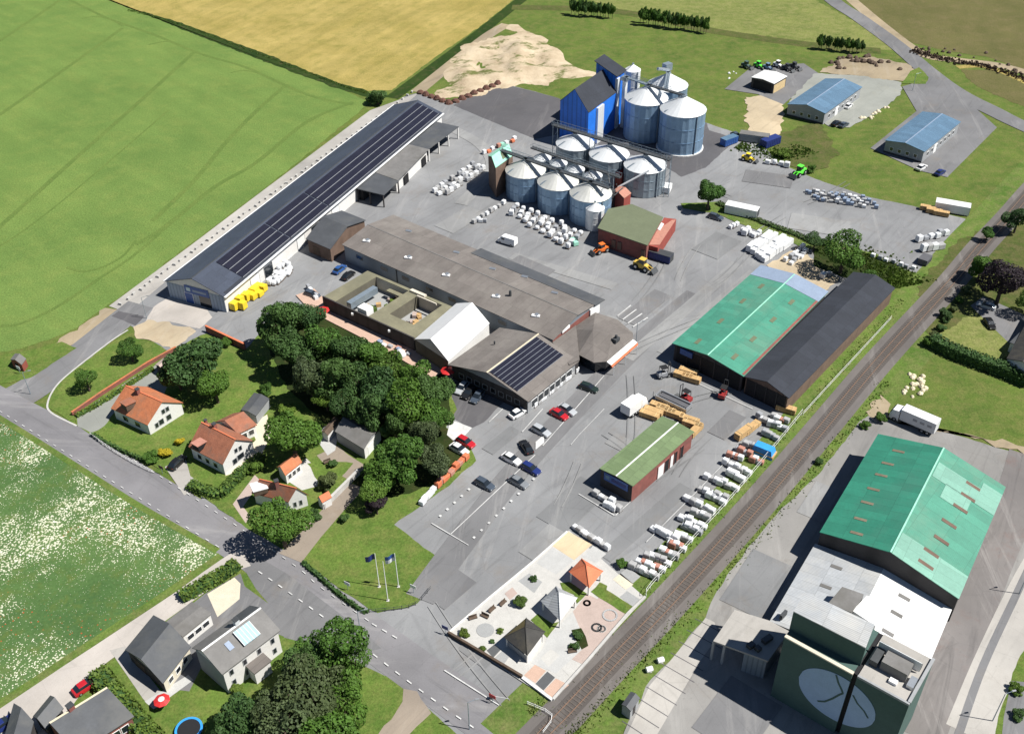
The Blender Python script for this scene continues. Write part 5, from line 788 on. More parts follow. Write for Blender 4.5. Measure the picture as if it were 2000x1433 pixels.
def head(p0, p1, h=0): a, b = G(p0, h), G(p1, h); return (a+b)/2, atan2(b.y-a.y, b.x-a.x)
def car(px, d, paint, label, est=0, sc=1.0, group=None):
    """px: image centre; d: image offset towards the nose"""
    c, rz = head((px[0]-d[0], px[1]-d[1]), (px[0]+d[0], px[1]+d[1]), .6); c.z = .085
    if not used[est]:
        used[est] = 1; r = CARS[est]; r.location = c; r.rotation_euler.z = rz; r['label'] = label; r.scale = (sc,)*3
        for ch in r.children:
            if ch.get('paint'): ch.material_slots[0].link = 'OBJECT'; ch.material_slots[0].material = MATS['paint_'+paint]
    else: r = dup(CARS[est], c, rz, label, (sc,)*3, 'paint_'+paint)
    return r
D = (18, 10)
for px, d, p, l, es in (((947, 945), D, 'slate', 'dark slate car parked alone on the left side of the painted line', 1), ((1013, 941), D, 'greycar', 'grey car parked nearest the empty bays right of the line', 0), ((1037, 915), D, 'navy', 'deep blue car in the middle of the car park', 1), ((999, 896), D, 'whitecar', 'white car parked nose to nose with the deep blue car', 0), ((1028, 873), (-10, -15), 'blackcar', 'black car beside the white painted bay', 0), ((1057, 841), D, 'silver', 'silver car between the white bay and the bright red car', 1), ((1092, 809), D, 'redcar', 'bright red car in the customer car park', 0), ((1108, 800), D, 'silver', 'silver car tight behind the bright red one', 0), ((1150, 757), (20, 7), 'greencar', 'very dark green car parked alone nearest the entrance hall', 1), ((910, 863), D, 'redcar', 'dark red car at the edge of the grove beside the white bay', 1), ((897, 877), D, 'whitecar', 'white car half under the trees beside the dark red car', 0),
    ((902, 758), (-12, 14), 'silver', 'silver-grey car, first of the three parked below the shop hall wall', 0), ((915, 767), (-12, 14), 'blackcar', 'black car, middle of the three parked below the shop hall wall', 0), ((932, 775), (-12, 14), 'slate', 'dark car, last of the three parked below the shop hall wall', 0), ((663, 526), (14, -11), 'bluecar', 'bright blue car in the corner between storehouse and courtyard building', 0), ((680, 538), (14, -11), 'blackcar', 'black car parked beside the bright blue car', 0), ((610, 575), (18, 6), 'slate', 'dark car left of the courtyard building wall', 1), ((1012, 806), (14, -8), 'whitecar', 'white car beside the corner of the shop hall', 0),
    ((346, 903), (14, -13), 'blackcar', 'black car on the drive of the larger white house', 0), ((168, 1338), (18, -12), 'redcar', 'red car with dark bonnet on the gravel in front of the bottom left house', 0), ((6, 1414), (20, -14), 'navy', 'dark blue car cut by the left edge on the gravel lane', 0), ((1926, 597), (-20, -6), 'silver', 'silver car on the drive at the right edge', 0), ((1657, 207), (10, -8), 'whitecar', 'white car parked beside the nearer blue roofed unit', 0), ((1633, 241), (9, -5), 'blackcar', 'black car at the near corner of the gravel yard', 0), ((1648, 244), (9, -5), 'slate', 'dark grey car right of the black one on the gravel yard', 0), ((1836, 337), (10, -6), 'navy', 'dark blue car at the tip of the asphalt pad', 0), ((1800, 327), (8, -5), 'whitecar', 'white car in front of the pale blue roofed unit', 0), ((1398, 424), (13, 4), 'slate', 'dark car near the lone tree in the yard', 1), ((1933, 632), (8, 12), 'blackcar', 'black car beside the yellow lawn', 0)):
    car(px, d, p, l, es)
def place(e, px0, px1, h=.8): c, rz = head(px0, px1, h); c.z = .085; e.location = c; e.rotation_euler.z = rz; return e
def van(label, p0, p1):
    e = empty('delivery_van', label, 'van', (0, 0, 0)); loft([(-2.6, .95, .88, .35, 2.2), (1.2, .97, .88, .3, 2.25), (1.7, .97, .8, .3, 2.0), (2.2, .95, .8, .3, 1.2), (2.7, .85, .7, .35, 1.0)], 'body', 'white_paint', e); loft([(1.45, .9, .84, 1.3, 2.08), (2.28, .82, .74, 1.2, 1.22)], 'windscreen', 'glass', e); wheels(e, (-1.6, 1.8), .97)
    for s in (-1, 1): MB().box((.9, s*.95, 1.6), (.9, .06, .5)).build('window', 'glass', e)
    return place(e, p0, p1)
van('white delivery van crossing the open yard behind the long brown hall', (1008, 476), (975, 466))
def lorry(label, p0, p1, L=8.0, cabm='white_paint', side='plastic_white', marks=True, hh=2.6):
    e = empty('lorry', label, 'lorry', (0, 0, 0)); x0 = -L/2; x1 = L/2-2.2; b = MB().box(((x0+x1)/2, 0, 1.0+hh/2), (x1-x0, 2.5, hh)).build('box', side, e); MB().box((0, 0, .8), (L-1, 1.0, .3)).build('chassis', 'steel_dark', e)
    loft([(x1+.2, 1.2, 1.15, .45, 2.9), (x1+1.7, 1.22, 1.1, .45, 2.7), (x1+2.15, 1.2, 1.1, .5, 1.6)], 'cab', cabm, e); MB().box((x1+1.95, 0, 2.05), (.35, 2.1, .8), 0, -.35).build('windscreen', 'glass', e); wheels(e, (x0+1.3, x0+2.4, x1+1.0), 1.22, .5, .35)
    if marks:
        for s in (-1, 1):
            for i in range(3): MB().box((x0+1.2+i*1.5, s*1.26, 2.4), (.9, .03, .55)).build('lettering', 'plastic_grey', b)
    return place(e, p0, p1, 1.8)
lorry('white box lorry parked at the edge of the grass behind the huge green hall', (1828, 836), (1744, 800), 9.5)
lorry('white box truck with blue cab side parked above the red store', (1224, 801), (1254, 779), 6.2, 'white_paint', 'white_paint', False, 2.3)
def flatbed(label, p0, p1):
    e = empty('lorry_trailer', label, 'trailer', (0, 0, 0)); MB().box((0, 0, 1.1), (7.6, 2.4, .3)).build('deck', 'steel_dark', e)
    for s in (-1, 1): MB().box((0, s*1.15, 1.6), (7.6, .25, .9)).build('side_board', 'alu', e)
    for x in (-3.75, 3.75): MB().box((x, 0, 1.7), (.2, 2.4, 1.0)).build('end_board', 'alu', e)
    MB().box((0, .2, 1.5), (6.6, 1.2, .5)).build('load', 'tarp', e); wheels(e, (-2.6, -1.5, 2.5), 1.15, .48, .35); return place(e, p0, p1, 1.2)
flatbed('silver open trailer standing beyond the red store', (1293, 776), (1338, 797))
def forklift(label, px, d, m='red_dark', name='forklift'):
    e = empty(name, label, 'forklift', (0, 0, 0)); MB().box((-.5, 0, .75), (1.7, 1.1, .7)).build('body', m, e)
    mb = MB()
    for x, y in ((-.9, -.5), (.35, -.5), (-.9, .5), (.35, .5)): mb.tube((x, y, 1.1), (x*.9, y, 2.1), .05, .05, 4)
    cg = mb.build('cage', 'black', e); MB().box((-.25, 0, 2.15), (1.3, 1.1, .08)).build('roof', 'black', cg); wheels(e, (-.9, .6), .62, .33, .25)
    mb = MB(); mb.box((.85, -.35, 1.5), (.1, .1, 2.9)); mb.box((.85, .35, 1.5), (.1, .1, 2.9)); mb.box((.85, 0, 2.9), (.1, .8, .1)); ms = mb.build('mast', 'steel_dark', e)
    for s in (-.3, .3): MB().box((1.4, s, .2), (1.1, .12, .06)).build('fork', 'steel_dark', ms)
    MB().box((-.2, 0, 1.2), (.5, .5, .15)).build('seat', 'black', e); c, rz = head(px, (px[0]+d[0], px[1]+d[1]), .8); c = G(px, .8); c.z = .085; e.location = c; e.rotation_euler.z = rz; e.scale = (1.25,)*3; return e
forklift('dark red forklift in front of the black warehouse opening', (1413, 768), (8, -14)); forklift('grey forklift at the left corner of the green warehouse', (1298, 730), (12, -3), 'plastic_grey'); forklift('red forklift beside the silver open trailer', (1337, 776), (-10, -6))
def loader(label, px, d, m, arm, cat='wheel loader', s=1.0):
    e = empty('wheel_loader', label, cat, (0, 0, 0)); loft([(-2.6, .8, .7, .8, 1.7), (-.6, .95, .8, .7, 2.0), (1.4, .7, .6, .8, 1.5)], 'body', m, e); MB().box((-.2, 0, 2.35), (1.5, 1.4, 1.3)).build('cab', 'glass', e); MB().box((-.2, 0, 3.05), (1.7, 1.6, .12)).build('cab_roof', m, e); wheels(e, (-1.6, 1.3), 1.2, .75, .5)
    a = MB()
    for y in (-.5, .5): a.tube((.8, y, 1.5), (2.9, y, arm), .14, .12, 5)
    a.build('arm', m, e); MB().hexa([V(q) for q in ((2.8, -1.2, arm-.5), (3.9, -1.2, arm-.5), (3.9, 1.2, arm-.5), (2.8, 1.2, arm-.5))], [V(q) for q in ((2.9, -1.2, arm+.5), (3.1, -1.2, arm+.5), (3.1, 1.2, arm+.5), (2.9, 1.2, arm+.5))]).build('bucket', 'steel_dark', e)
    c, rz = head(px, (px[0]+d[0], px[1]+d[1]), 1); c = G(px, 1); c.z = .085; e.location = c; e.rotation_euler.z = rz; e.scale = (s,)*3; return e
loader('yellow wheel loader in the open yard by the blue container', (1256, 520), (16, 6), 'yellow_machine', .8); loader('orange loader in front of the dark side of the olive roofed store', (1174, 487), (-12, 4), 'orange', .8, s=.85); loader('lime green loader with lowered black arm at the yard edge', (1561, 337), (-14, 8), 'lime', .9, 'loader'); loader('yellow excavator-like loader resting at the scrub edge', (1462, 309), (12, 3), 'plastic_yellow', .7, 'loader', .8)
def container(label, px, L, w, h, m, ang, roofm=None, name='container'):
    g = G(px, h/2); e = empty(name, label, 'container', (0, 0, 0)); MB().box((0, 0, h/2+.1), (L, w, h-.2)).build('body', m, e); MB().box((0, 0, h+.03), (L+.05, w+.05, .06)).build('roof', roofm or m, e)
    rb = MB()
    for s in (-1, 1):
        for i in range(int(L/.8)): rb.box((-L/2+.4+i*.8, s*(w/2+.03), h/2+.1), (.25, .06, h-.5))
    rb.build('ribs', m, e); MB().box((L/2+.03, 0, h/2+.1), (.06, w-.3, h-.4)).build('door', 'steel_dark', e); e.location = (g.x, g.y, .085); e.rotation_euler.z = radians(ang); return e
container('dark blue roll-off container beside the olive roofed store', (1291, 500), 6, 2.5, 2.2, 'blue_dark', -33, 'steel_dark'); container('blue container at the corner of the dark asphalt', (1424, 275), 5.5, 2.4, 2.3, 'bluecar' if 0 else 'blue_sign', 35, 'roof_blue'); container('long grey roofed container among the scrub', (1473, 269), 9, 3, 2.5, 'wall_grey', -20, 'roof_grey'); container('dark blue container right of the long grey one', (1505, 277), 6.5, 2.6, 2.4, 'blue_dark', 35, 'blue_dark')
container('white container at the far right corner of the storage yard', (1860, 405), 9, 3, 2.6, 'white_paint', -24, 'roof_white'); container('white site cabin on the yard beside the brown tipped hedge', (1449, 411), 9, 3, 2.6, 'white_paint', -27, 'roof_white'); container('white cabin inside the open barn at the top', (1491, 166), 3, 2.5, 2.5, 'white_paint', 50)
for px, m, l in (((1438, 265), 'slate', 'dark parked trailer beside the blue container'),): car(px, (10, 6), m, 'dark car beside the blue container at the edge of the dark asphalt')
for i, (x, y, m) in enumerate(((1482, 128, 'lime'), (1500, 132, 'steel_blue'), (1520, 127, 'white_paint'), (1538, 133, 'steel_dark'), (1552, 130, 'steel_dark'), (1458, 128, 'wall_green'))):
    loader('farm machine %s from the left in the cluster behind the white roofed barn' % ('third', 'fourth', 'fifth', 'sixth', 'last', 'first')[i], (x, y), (8, 3), m, .8, 'farm machine', .8)
# ---------------------------------------------------------------- palletised stock
def stock_proto(kind):
    e = empty('wrapped_pallet', 'x', 'pallet', (0, 0, 0)); k = kind
    if k in ('white', 'grey', 'red', 'pink', 'green', 'dark', 'blue'):
        m = dict(white='plastic_white', grey='paver_grey', red='tile_bright', pink='paver_red', green='roof_mint', dark='plastic_grey', blue='roof_bluegrey')[k]
        mb = MB(); mb.hexa([V((x*.56, y*.46, .15)) for x, y in ((-1, -1), (1, -1), (1, 1), (-1, 1))], [V((x*.55, y*.45, .95)) for x, y in ((-1, -1), (1, -1), (1, 1), (-1, 1))]); mb.hexa([V((x*.55, y*.45, .95)) for x, y in ((-1, -1), (1, -1), (1, 1), (-1, 1))], [V((x*.45, y*.36, 1.06)) for x, y in ((-1, -1), (1, -1), (1, 1), (-1, 1))]); mb.build('load', m, e)
    elif k == 'bag':
        mb = MB(); ring = lambda r, z: [(r*cos(a)*(1.08 if i % 2 else .96), r*sin(a)*(1.08 if i % 2 else .96), z) for i, a in enumerate([pi/4*j for j in range(8)])]; prev = ring(.42, .12)
        for r, z in ((.56, .35), (.58, .75), (.46, 1.05), (.2, 1.12)): nx = ring(r, z); mb.hexa([V(q) for q in prev], [V(q) for q in nx]); prev = nx
        mb.build('bag', 'plastic_white', e); e.name = 'bulk_bag'; e['category'] = 'bulk bag'
    elif k in ('timber', 'crate'):
        mb = MB()
        if k == 'timber':
            for z in range(3): mb.box((0, 0, .3+z*.34), (3.6, 1.1, .26))
            mb.build('boards', 'timber', e); bt = MB(); 
            for x in (-1.2, 1.2): bt.box((x, 0, .62), (.08, 1.16, 1.1))
            bt.build('straps', 'timber_pale', e); e.name = 'timber_stack'; e['category'] = 'timber stack'
        else: mb.box((0, 0, .75), (1.2, 1.2, 1.1)); mb.box((0, 0, 1.33), (1.1, 1.1, .06)); mb.build('load', 'plastic_yellow', e); e.name = 'yellow_crate'; e['category'] = 'crate'
    elif k == 'long': MB().hexa([V((x*1.45, y*.6, .15)) for x, y in ((-1, -1), (1, -1), (1, 1), (-1, 1))], [V((x*1.4, y*.52, 1.3)) for x, y in ((-1, -1), (1, -1), (1, 1), (-1, 1))]).build('load', 'plastic_white', e); e.name = 'wrapped_bundle'; e['category'] = 'bundle'
    L = 3.4 if k == 'timber' else 2.7 if k == 'long' else 1.1
    mb = MB()
    for y in (-.38, 0, .38): mb.box((0, y, .05), (L, .1, .1))
    mb.box((0, 0, .125), (L, .9, .04)); mb.build('pallet', 'wood_dark', e); return e
PR = {}
def put(kind, w, rz, label, sc=(1, 1, 1), group=None):
    w = V((w.x, w.y, .085))
    if kind not in PR: PR[kind] = stock_proto(kind); r = PR[kind]; r.location = w; r.rotation_euler.z = rz; r.scale = sc; r['label'] = label; r['group'] = group; return r
    return dup(PR[kind], w, rz, label, sc, group=group)
NM = dict(white='white wrapped pallet', grey='grey stone pallet', red='orange brick pallet', pink='reddish paving pallet', green='green wrapped pallet', dark='dark stock pallet', blue='blue-grey paving pallet', bag='white bulk bag', timber='timber stack', crate='yellow crate', long='long white bundle')
def row(p0, p1, n, kinds, fmt, grp, sc=1.0, jit=.12, rz=None, drop=0):
    a, b = G(p0, .5), G(p1, .5); d = (b-a).normalized(); ang = atan2(d.y, d.x) if rz is None else rz; k = 0
    for i in range(n):
        if R.random() < drop: continue
        p = a+(b-a)*((i+.5)/n)+V((R.gauss(0, jit), R.gauss(0, jit), 0)); kd = kinds[i % len(kinds)] if isinstance(kinds, (list, tuple)) else kinds; s = sc*R.uniform(.92, 1.1)
        put(kd, p, ang+R.gauss(0, .05), '%s, %s %s' % (NM[kd], ORD[k], fmt), (s, s, sc*R.uniform(.75, 1.35)), grp); k += 1
GY = 'stock standing in rows beside the railway fence'
for j, (p0, p1, n, kd, nm) in enumerate(((( 1375, 929), (1440, 955), 9, ['white', 'white', 'grey', 'white'], 'sixth'), ((1366, 955), (1420, 975), 7, ['grey', 'white'], 'seventh'), ((1380, 966), (1414, 982), 5, ['white', 'dark'], 'eighth'), ((1336, 971), (1392, 1000), 8, ['white', 'white', 'grey'], 'ninth'), ((1352, 1000), (1384, 1012), 5, ['grey', 'white'], 'tenth'), ((1330, 1010), (1378, 1030), 7, ['white'], 'eleventh'), ((1334, 1026), (1368, 1040), 5, ['dark', 'white'], 'twelfth'), ((1274, 1030), (1322, 1056), 7, ['white'], 'thirteenth'), ((1318, 1044), (1350, 1056), 5, ['white', 'grey'], 'fourteenth'),
    ((1306, 1060), (1336, 1072), 5, ['white', 'pink'], 'fifteenth'), ((1290, 1076), (1322, 1088), 5, ['white', 'grey', 'pink'], 'sixteenth'), ((1262, 1084), (1308, 1100), 6, ['grey', 'white'], 'seventeenth'), ((1246, 1096), (1296, 1114), 6, ['white', 'pink', 'white'], 'eighteenth'), ((1230, 1104), (1284, 1128), 7, ['grey', 'white'], 'last'), ((1414, 902), (1464, 925), 7, ['white', 'grey', 'white'], 'fifth'), ((1418, 922), (1452, 938), 5, ['white'], 'wide'), ((1422, 886), (1450, 896), 4, ['pink', 'white'], 'fourth'), ((1438, 876), (1466, 888), 4, ['dark', 'pink'], 'third'), ((1452, 866), (1476, 876), 3, ['grey', 'dark'], 'second'), ((1490, 845), (1518, 856), 4, ['dark', 'grey'], 'first'), ((1478, 812), (1512, 830), 5, ['dark', 'white', 'grey'], 'top'), ((1500, 828), (1536, 838), 5, ['white', 'dark', 'white'], 'corner'), ((1466, 896), (1490, 905), 4, ['pink', 'white', 'dark'], 'short'), ((1508, 812), (1540, 824), 4, ['grey', 'white', 'pink'], 'upper corner'))):
    row(p0, p1, n, kd, 'from the yard side, %s row by the railway fence' % nm, GY, 1.12)
row((1447, 852), (1475, 830), 2, 'timber', 'in the pale timber line at the head of the railway side rows', GY, 1.2)
g = G((1492, 878), 1); e = empty('tarp_stack', 'stack under a bright blue tarpaulin among the railway side rows', 'covered stack', (0, 0, 0)); MB().hexa([V((x*2.3, y*1.3, .05)) for x, y in ((-1, -1), (1, -1), (1, 1), (-1, 1))], [V((x*1.8, y*.9, 1.9)) for x, y in ((-1, -1), (1, -1), (1, 1), (-1, 1))]).build('tarpaulin', 'blue_tarp', e); MB().box((0, 0, .5), (4.8, 2.4, .5)).build('load', 'timber', e); e.location = (g.x, g.y, .085); e.rotation_euler.z = radians(-35)
GB = 'white bags and pallets in front of the silo row'
for j in range(10):
    f = j/9; a = (1010+f*128, 400+f*52); b = (1000+f*106-0, 420+f*66); row(a, b, 3 if j < 2 else 4, ['bag', 'white', 'bag'] if j % 3 else ['bag', 'dark', 'white'], 'from the silos in line %s of the white stock' % ORD[j], GB, 1.25, .25)
for i, (x, y) in enumerate(((1118, 470), (1124, 476))): put('green', G((x, y), .6), .4, 'green wrapped pallet, %s in the white stock below the silos' % ('upper' if not i else 'lower'), (1.2, 1.2, 1.2), GB)
GE = 'stock in the double line left of the brick elevator'
for j in range(3): row((846+j*9, 376+j*4), (932+j*7, 316+j*6), 13, ['white', 'grey', 'white', 'dark'], 'from the warehouse end, line %s by the brick elevator' % ORD[j], GE, 1.15, .15, radians(40), .1)
row((922, 436), (986, 394), 8, ['grey', 'white'], 'from the left in the small line left of the white bags', 'small pallets left of the white bags', 1, .1); row((928, 430), (950, 432), 3, ['dark', 'white'], 'in the short spur of the small line', 'small pallets left of the white bags', 1)
row((940, 300), (1010, 270), 8, ['white', 'red', 'white', 'pink', 'green'], 'from the left in the line behind the mint roof', 'pallets behind the mint roof', 1.1, .4)
GT = 'paving stock at the far right of the yard'
for j in range(5): row((1568+j*9, 372+j*5), (1690+j*7, 384+j*5), 10, ['blue', 'grey', 'white', 'dark', 'blue'], 'from the left in line %s of the far paving stock' % ORD[j], GT, .95, .3, drop=.12)
GP = 'long white bundles behind the green warehouse'
for j, (p0, p1, n) in enumerate((((1463, 488), (1502, 457), 6), ((1471, 493), (1513, 461), 6), ((1482, 500), (1528, 467), 7), ((1488, 504), (1536, 470), 7), ((1494, 508), (1542, 474), 7))): row(p0, p1, n, 'long', 'from the near end in line %s behind the green warehouse' % ORD[j], GP, 1.15, .05)
for j in range(3): row((1428+j*22, 446+j*8), (1440+j*20, 438+j*9), 3, ['white', 'bag'], 'in the small cluster %s from the lone dark car' % ORD[j], 'white stock behind the brown tipped hedge', 1.1, .3)
row((1448, 452), (1470, 458), 4, ['bag', 'timber', 'white'][:1]+['white'], 'in the line by the hedge end', 'white stock behind the brown tipped hedge', 1.2, .3)
for j in range(2): row((1532+j*9, 508+j*8), (1570+j*8, 480+j*8), 6, ['white', 'dark', 'white'], 'in line %s left of the large tree' % ORD[j], 'white stock left of the large tree', 1.1, .2)
row((1604, 543), (1620, 532), 2, ['white', 'dark'], 'by the far end of the black roof', 'stock by the far end of the black roof', 1.3)
GC = 'yellow crates and white sacks along the solar warehouse wall'
row((456, 604), (512, 560), 6, 'crate', 'from the front corner in the outer yellow line', GC, 1.5, .2); row((468, 604), (520, 562), 5, 'crate', 'from the front corner in the second yellow line', GC, 1.4, .3, drop=.3)
for j in range(3): row((522+j*9, 556-j*1), (560+j*5, 512+j*6), 7, 'bag', 'from the yellow crates in white line %s by the warehouse wall' % ORD[j], GC, 1.3, .2)
row((1042, 792), (1128, 722), 16, ['white', 'grey', 'white'], 'from the left along the solar roofed shop wall', 'white stock along the shop hall front', .95, .1)
row((852, 950), (912, 892), 10, ['red', 'pink', 'red'], 'from the lower end in the orange line beside the grove', 'orange paving stock beside the grove', 1.15, .08); row((822, 982), (850, 954), 5, ['white'], 'from the lower end in the white line at the lawn edge', 'white stock at the lawn edge', 1.1, .1)
row((1188, 714), (1236, 676), 6, ['red', 'dark'], 'from the left under the red awning of the entrance hall', 'plant boxes under the awning', 1.1, .05); row((1160, 716), (1182, 716), 4, ['pink', 'dark', 'grey'], 'from the left below the entrance hall doors', 'stock below the entrance hall doors', 1, .2)
row((1120, 1027), (1190, 1072), 9, ['white', 'grey', 'white'], 'from the left in the line behind the sand court', 'white pallets behind the sand court', 1.05, .08); row((1160, 962), (1212, 990), 5, ['grey', 'white'], 'from the left before the red store sign', 'white pallets before the red store', 1.1, .3); row((1180, 985), (1204, 996), 3, ['white'], 'in the second line before the blue sign of the red store', 'white pallets before the red store', 1.1, .2)
GW = 'timber stacks around the red store'
for i, (x, y, a, l) in enumerate(((1288, 796, -30, 'topmost timber stack above the red store'), (1276, 805, -30, 'second timber stack above the red store roof'), (1268, 812, -30, 'timber stack nearest the white box truck'), (1300, 803, -30, 'timber stack right of the topmost one'), (1316, 810, -30, 'timber stack beyond the far gable ridge'), (1346, 822, -30, 'outer timber stack at the far right corner of the red store'), (1352, 830, -30, 'lower timber stack at the far right corner of the red store'), (1358, 842, 50, 'timber stack turned along the red store side wall'), (1334, 735, -28, 'pale timber stack before the green warehouse opening'), (1350, 741, -28, 'second pale timber stack before the green warehouse opening'), (1344, 728, -28, 'timber stack inside the mouth of the green warehouse'), (1812, 408, -25, 'timber stack left of the white container'), (1838, 418, -25, 'timber stack in front of the white container'), (1824, 414, -25, 'dark timber stack between two others by the white container'), (1535, 800, -28, 'timber stack by the near corner of the black warehouse'))): put('timber', G((x, y), .5), radians(a), l, (1.15, 1.3, 1.2), GW)
row((1790, 470), (1852, 455), 6, ['white', 'dark', 'white'], 'from the left near the storage yard corner', 'stock near the right corner of the storage yard', 1.4, .3); row((1800, 490), (1840, 482), 4, ['white', 'grey'], 'from the left, lower line near storage yard corner', 'stock near the right corner of the storage yard', 1.6, .2); row((1700, 498), (1790, 525), 7, ['white', 'dark'], 'along the lower kerb of the storage yard', 'stock along the lower kerb of the storage yard', .9, .2)
g = G((1806, 510), 1); container('dark steel skip at the lower right corner of the storage yard', (1806, 508), 3.5, 2.4, 1.6, 'tarp', 50)
row((1494, 316), (1545, 326), 4, ['white', 'bag', 'white'], 'at the scrub edge left of the lime green loader', 'white stock at the scrub edge', 1.3, .4)
# rust coloured bunkers, apron blocks, walls, fences
row_ = [((816, 181), (882, 205), 6), ((884, 202), (978, 163), 8)]
for j, (p0, p1, n) in enumerate(row_):
    a, b = G(p0), G(p1); d = b-a; L = d.length/n
    for i in range(n):
        p = a+d*(i+.5)/n; e = empty('rubble_heap', 'rust brown heap, %s from the left in the %s line at the dark yard edge' % (ORD[i], ('first', 'second')[j]), 'heap', (p.x, p.y, 0)); mb = MB(); q = []
        for z, s in ((0, 1), (.7, .8), (1.2+.3*(i % 2), .4)): q.append([V((p.x+cos(t)*L*.55*s*R.uniform(.85, 1.1), p.y+sin(t)*1.3*s*R.uniform(.8, 1.1), z)) for t in [k*pi/4 for k in range(8)]])
        mb.hexa(q[0], q[1]); mb.hexa(q[1], q[2]); mb.build('soil', 'rust', e); MB().box((p.x, p.y, .5), (L*.5, 2.2, .25), R.uniform(0, 3)).build('slab', 'wood_dark', e)
a, b = G((228, 606)), G((812, 184)); bp = None
for i in range(56):
    f = (i/55)**.93; p = G((222+f*585, 600-f*415))*.5+(a+(b-a)*f)*.5; p = G((236+ (806-236)*f, 600+(186-600)*f+ -5))
    if bp is None: bp = tag(MB().box((0, 0, .3), (.9, .45, .6)).build('concrete_block', 'kerb'), 'pale concrete block in the long line on the apron between crop and solar warehouse', 'block', 'concrete blocks between the crop and the solar warehouse'); o = bp
    else: o = bp.copy(); C.objects.link(o)
    o.location = (p.x+R.gauss(0, .1), p.y+R.gauss(0, .1), .08); o.rotation_euler.z = radians(64)+R.gauss(0, .15)+(pi/2 if i % 3 == 0 else 0)
def wall(label, px, h, w, m, cap=None, name='garden_wall'):
    c = GG(px); L, Rr = ribbon_pts(c, w); e = empty(name, label, 'wall', (c[0].x, c[0].y, 0)); mb = MB()
    for i in range(len(c)-1): mb.hexa([V((q.x, q.y, .02)) for q in (L[i], L[i+1], Rr[i+1], Rr[i])], [V((q.x, q.y, h)) for q in (L[i], L[i+1], Rr[i+1], Rr[i])])
    mb.build('wall', m, e); L, Rr = ribbon_pts(c, w+.15); mb = MB()
    for i in range(len(c)-1): mb.hexa([V((q.x, q.y, h+.002)) for q in (L[i], L[i+1], Rr[i+1], Rr[i])], [V((q.x, q.y, h+.1)) for q in (L[i], L[i+1], Rr[i+1], Rr[i])])
    mb.build('coping', cap or m, e); return e
wall('brick garden wall with orange coping beside the island lawn', [(142, 812), (200, 772), (290, 714), (345, 684)], 1.0, .3, 'wall_brick', 'tile_orange'); wall('red brick wall between the lawn garden and the yard', [(404, 648), (440, 665), (480, 684)], 1.8, .35, 'wall_brick', 'tile_bright'); wall('low white wall along the bottom edge of the display garden', [(1020, 1326), (1078, 1369)], .5, .3, 'wall_white'); wall('low pale wall between display garden and roadside', [(876, 1240), (1020, 1326)], .9, .25, 'wood_dark'); wall('low white edge wall along the yard side of the display garden', [(876, 1238), (960, 1166), (1040, 1100), (1108, 1040)], .35, .2, 'wall_white'); wall('white retaining kerb along the railway side of the display garden', [(1080, 1368), (1150, 1290), (1225, 1202), (1260, 1168)], .5, .3, 'kerb'); wall('grey stone wall beside the brown lane and tiny orange shed', [(633, 995), (668, 960), (702, 926)], 1.4, .4, 'kerb')
def fence(label, px, h=1.6, step=3.0, m='fence_steel', mesh=True, name='wire_fence'):
    c = spline(GG(px), 3); e = empty(name, label, 'fence', (c[0].x, c[0].y, 0)); rl = MB(); acc = 0
    for a, b in zip(c, c[1:]):
        for z in ((h, h*.5) if mesh else (h,)): rl.tube(a+V((0, 0, z)), b+V((0, 0, z)), .035, .035, 4)
        L = (b-a).length; k = max(1, round(L/step))
        for i in range(k): p = a+(b-a)*i/k; MB().tube(p, p+V((0, 0, h+.1)), .05, .05, 5).build('post', m, e)
    rl.build('rail', m, e); return e
fence('pale wire fence between the yard stock and the railway verge', [(1565, 812), (1510, 880), (1430, 975), (1350, 1062), (1270, 1150), (1262, 1168)], 1.8, 4, 'white_paint'); fence('thin fence line in the grass between the black warehouse and the railway', [(1568, 812), (1620, 755), (1680, 690), (1740, 625)], 1.2, 6, 'white_paint'); fence('white topped fence on the road side of the first house lawn', [(178, 852), (215, 878), (260, 905), (300, 925)], .9, 1.5, 'white_paint'); fence('dark fence closing the lower corner of the flagpole lawn', [(722, 1196), (770, 1192), (812, 1182), (842, 1150)], .9, 2, 'steel_dark'); fence('low fence at the lane beside the pavilion garden corner', [(1030, 1376), (1078, 1400), (1060, 1433)], .9, 2, 'white_paint')
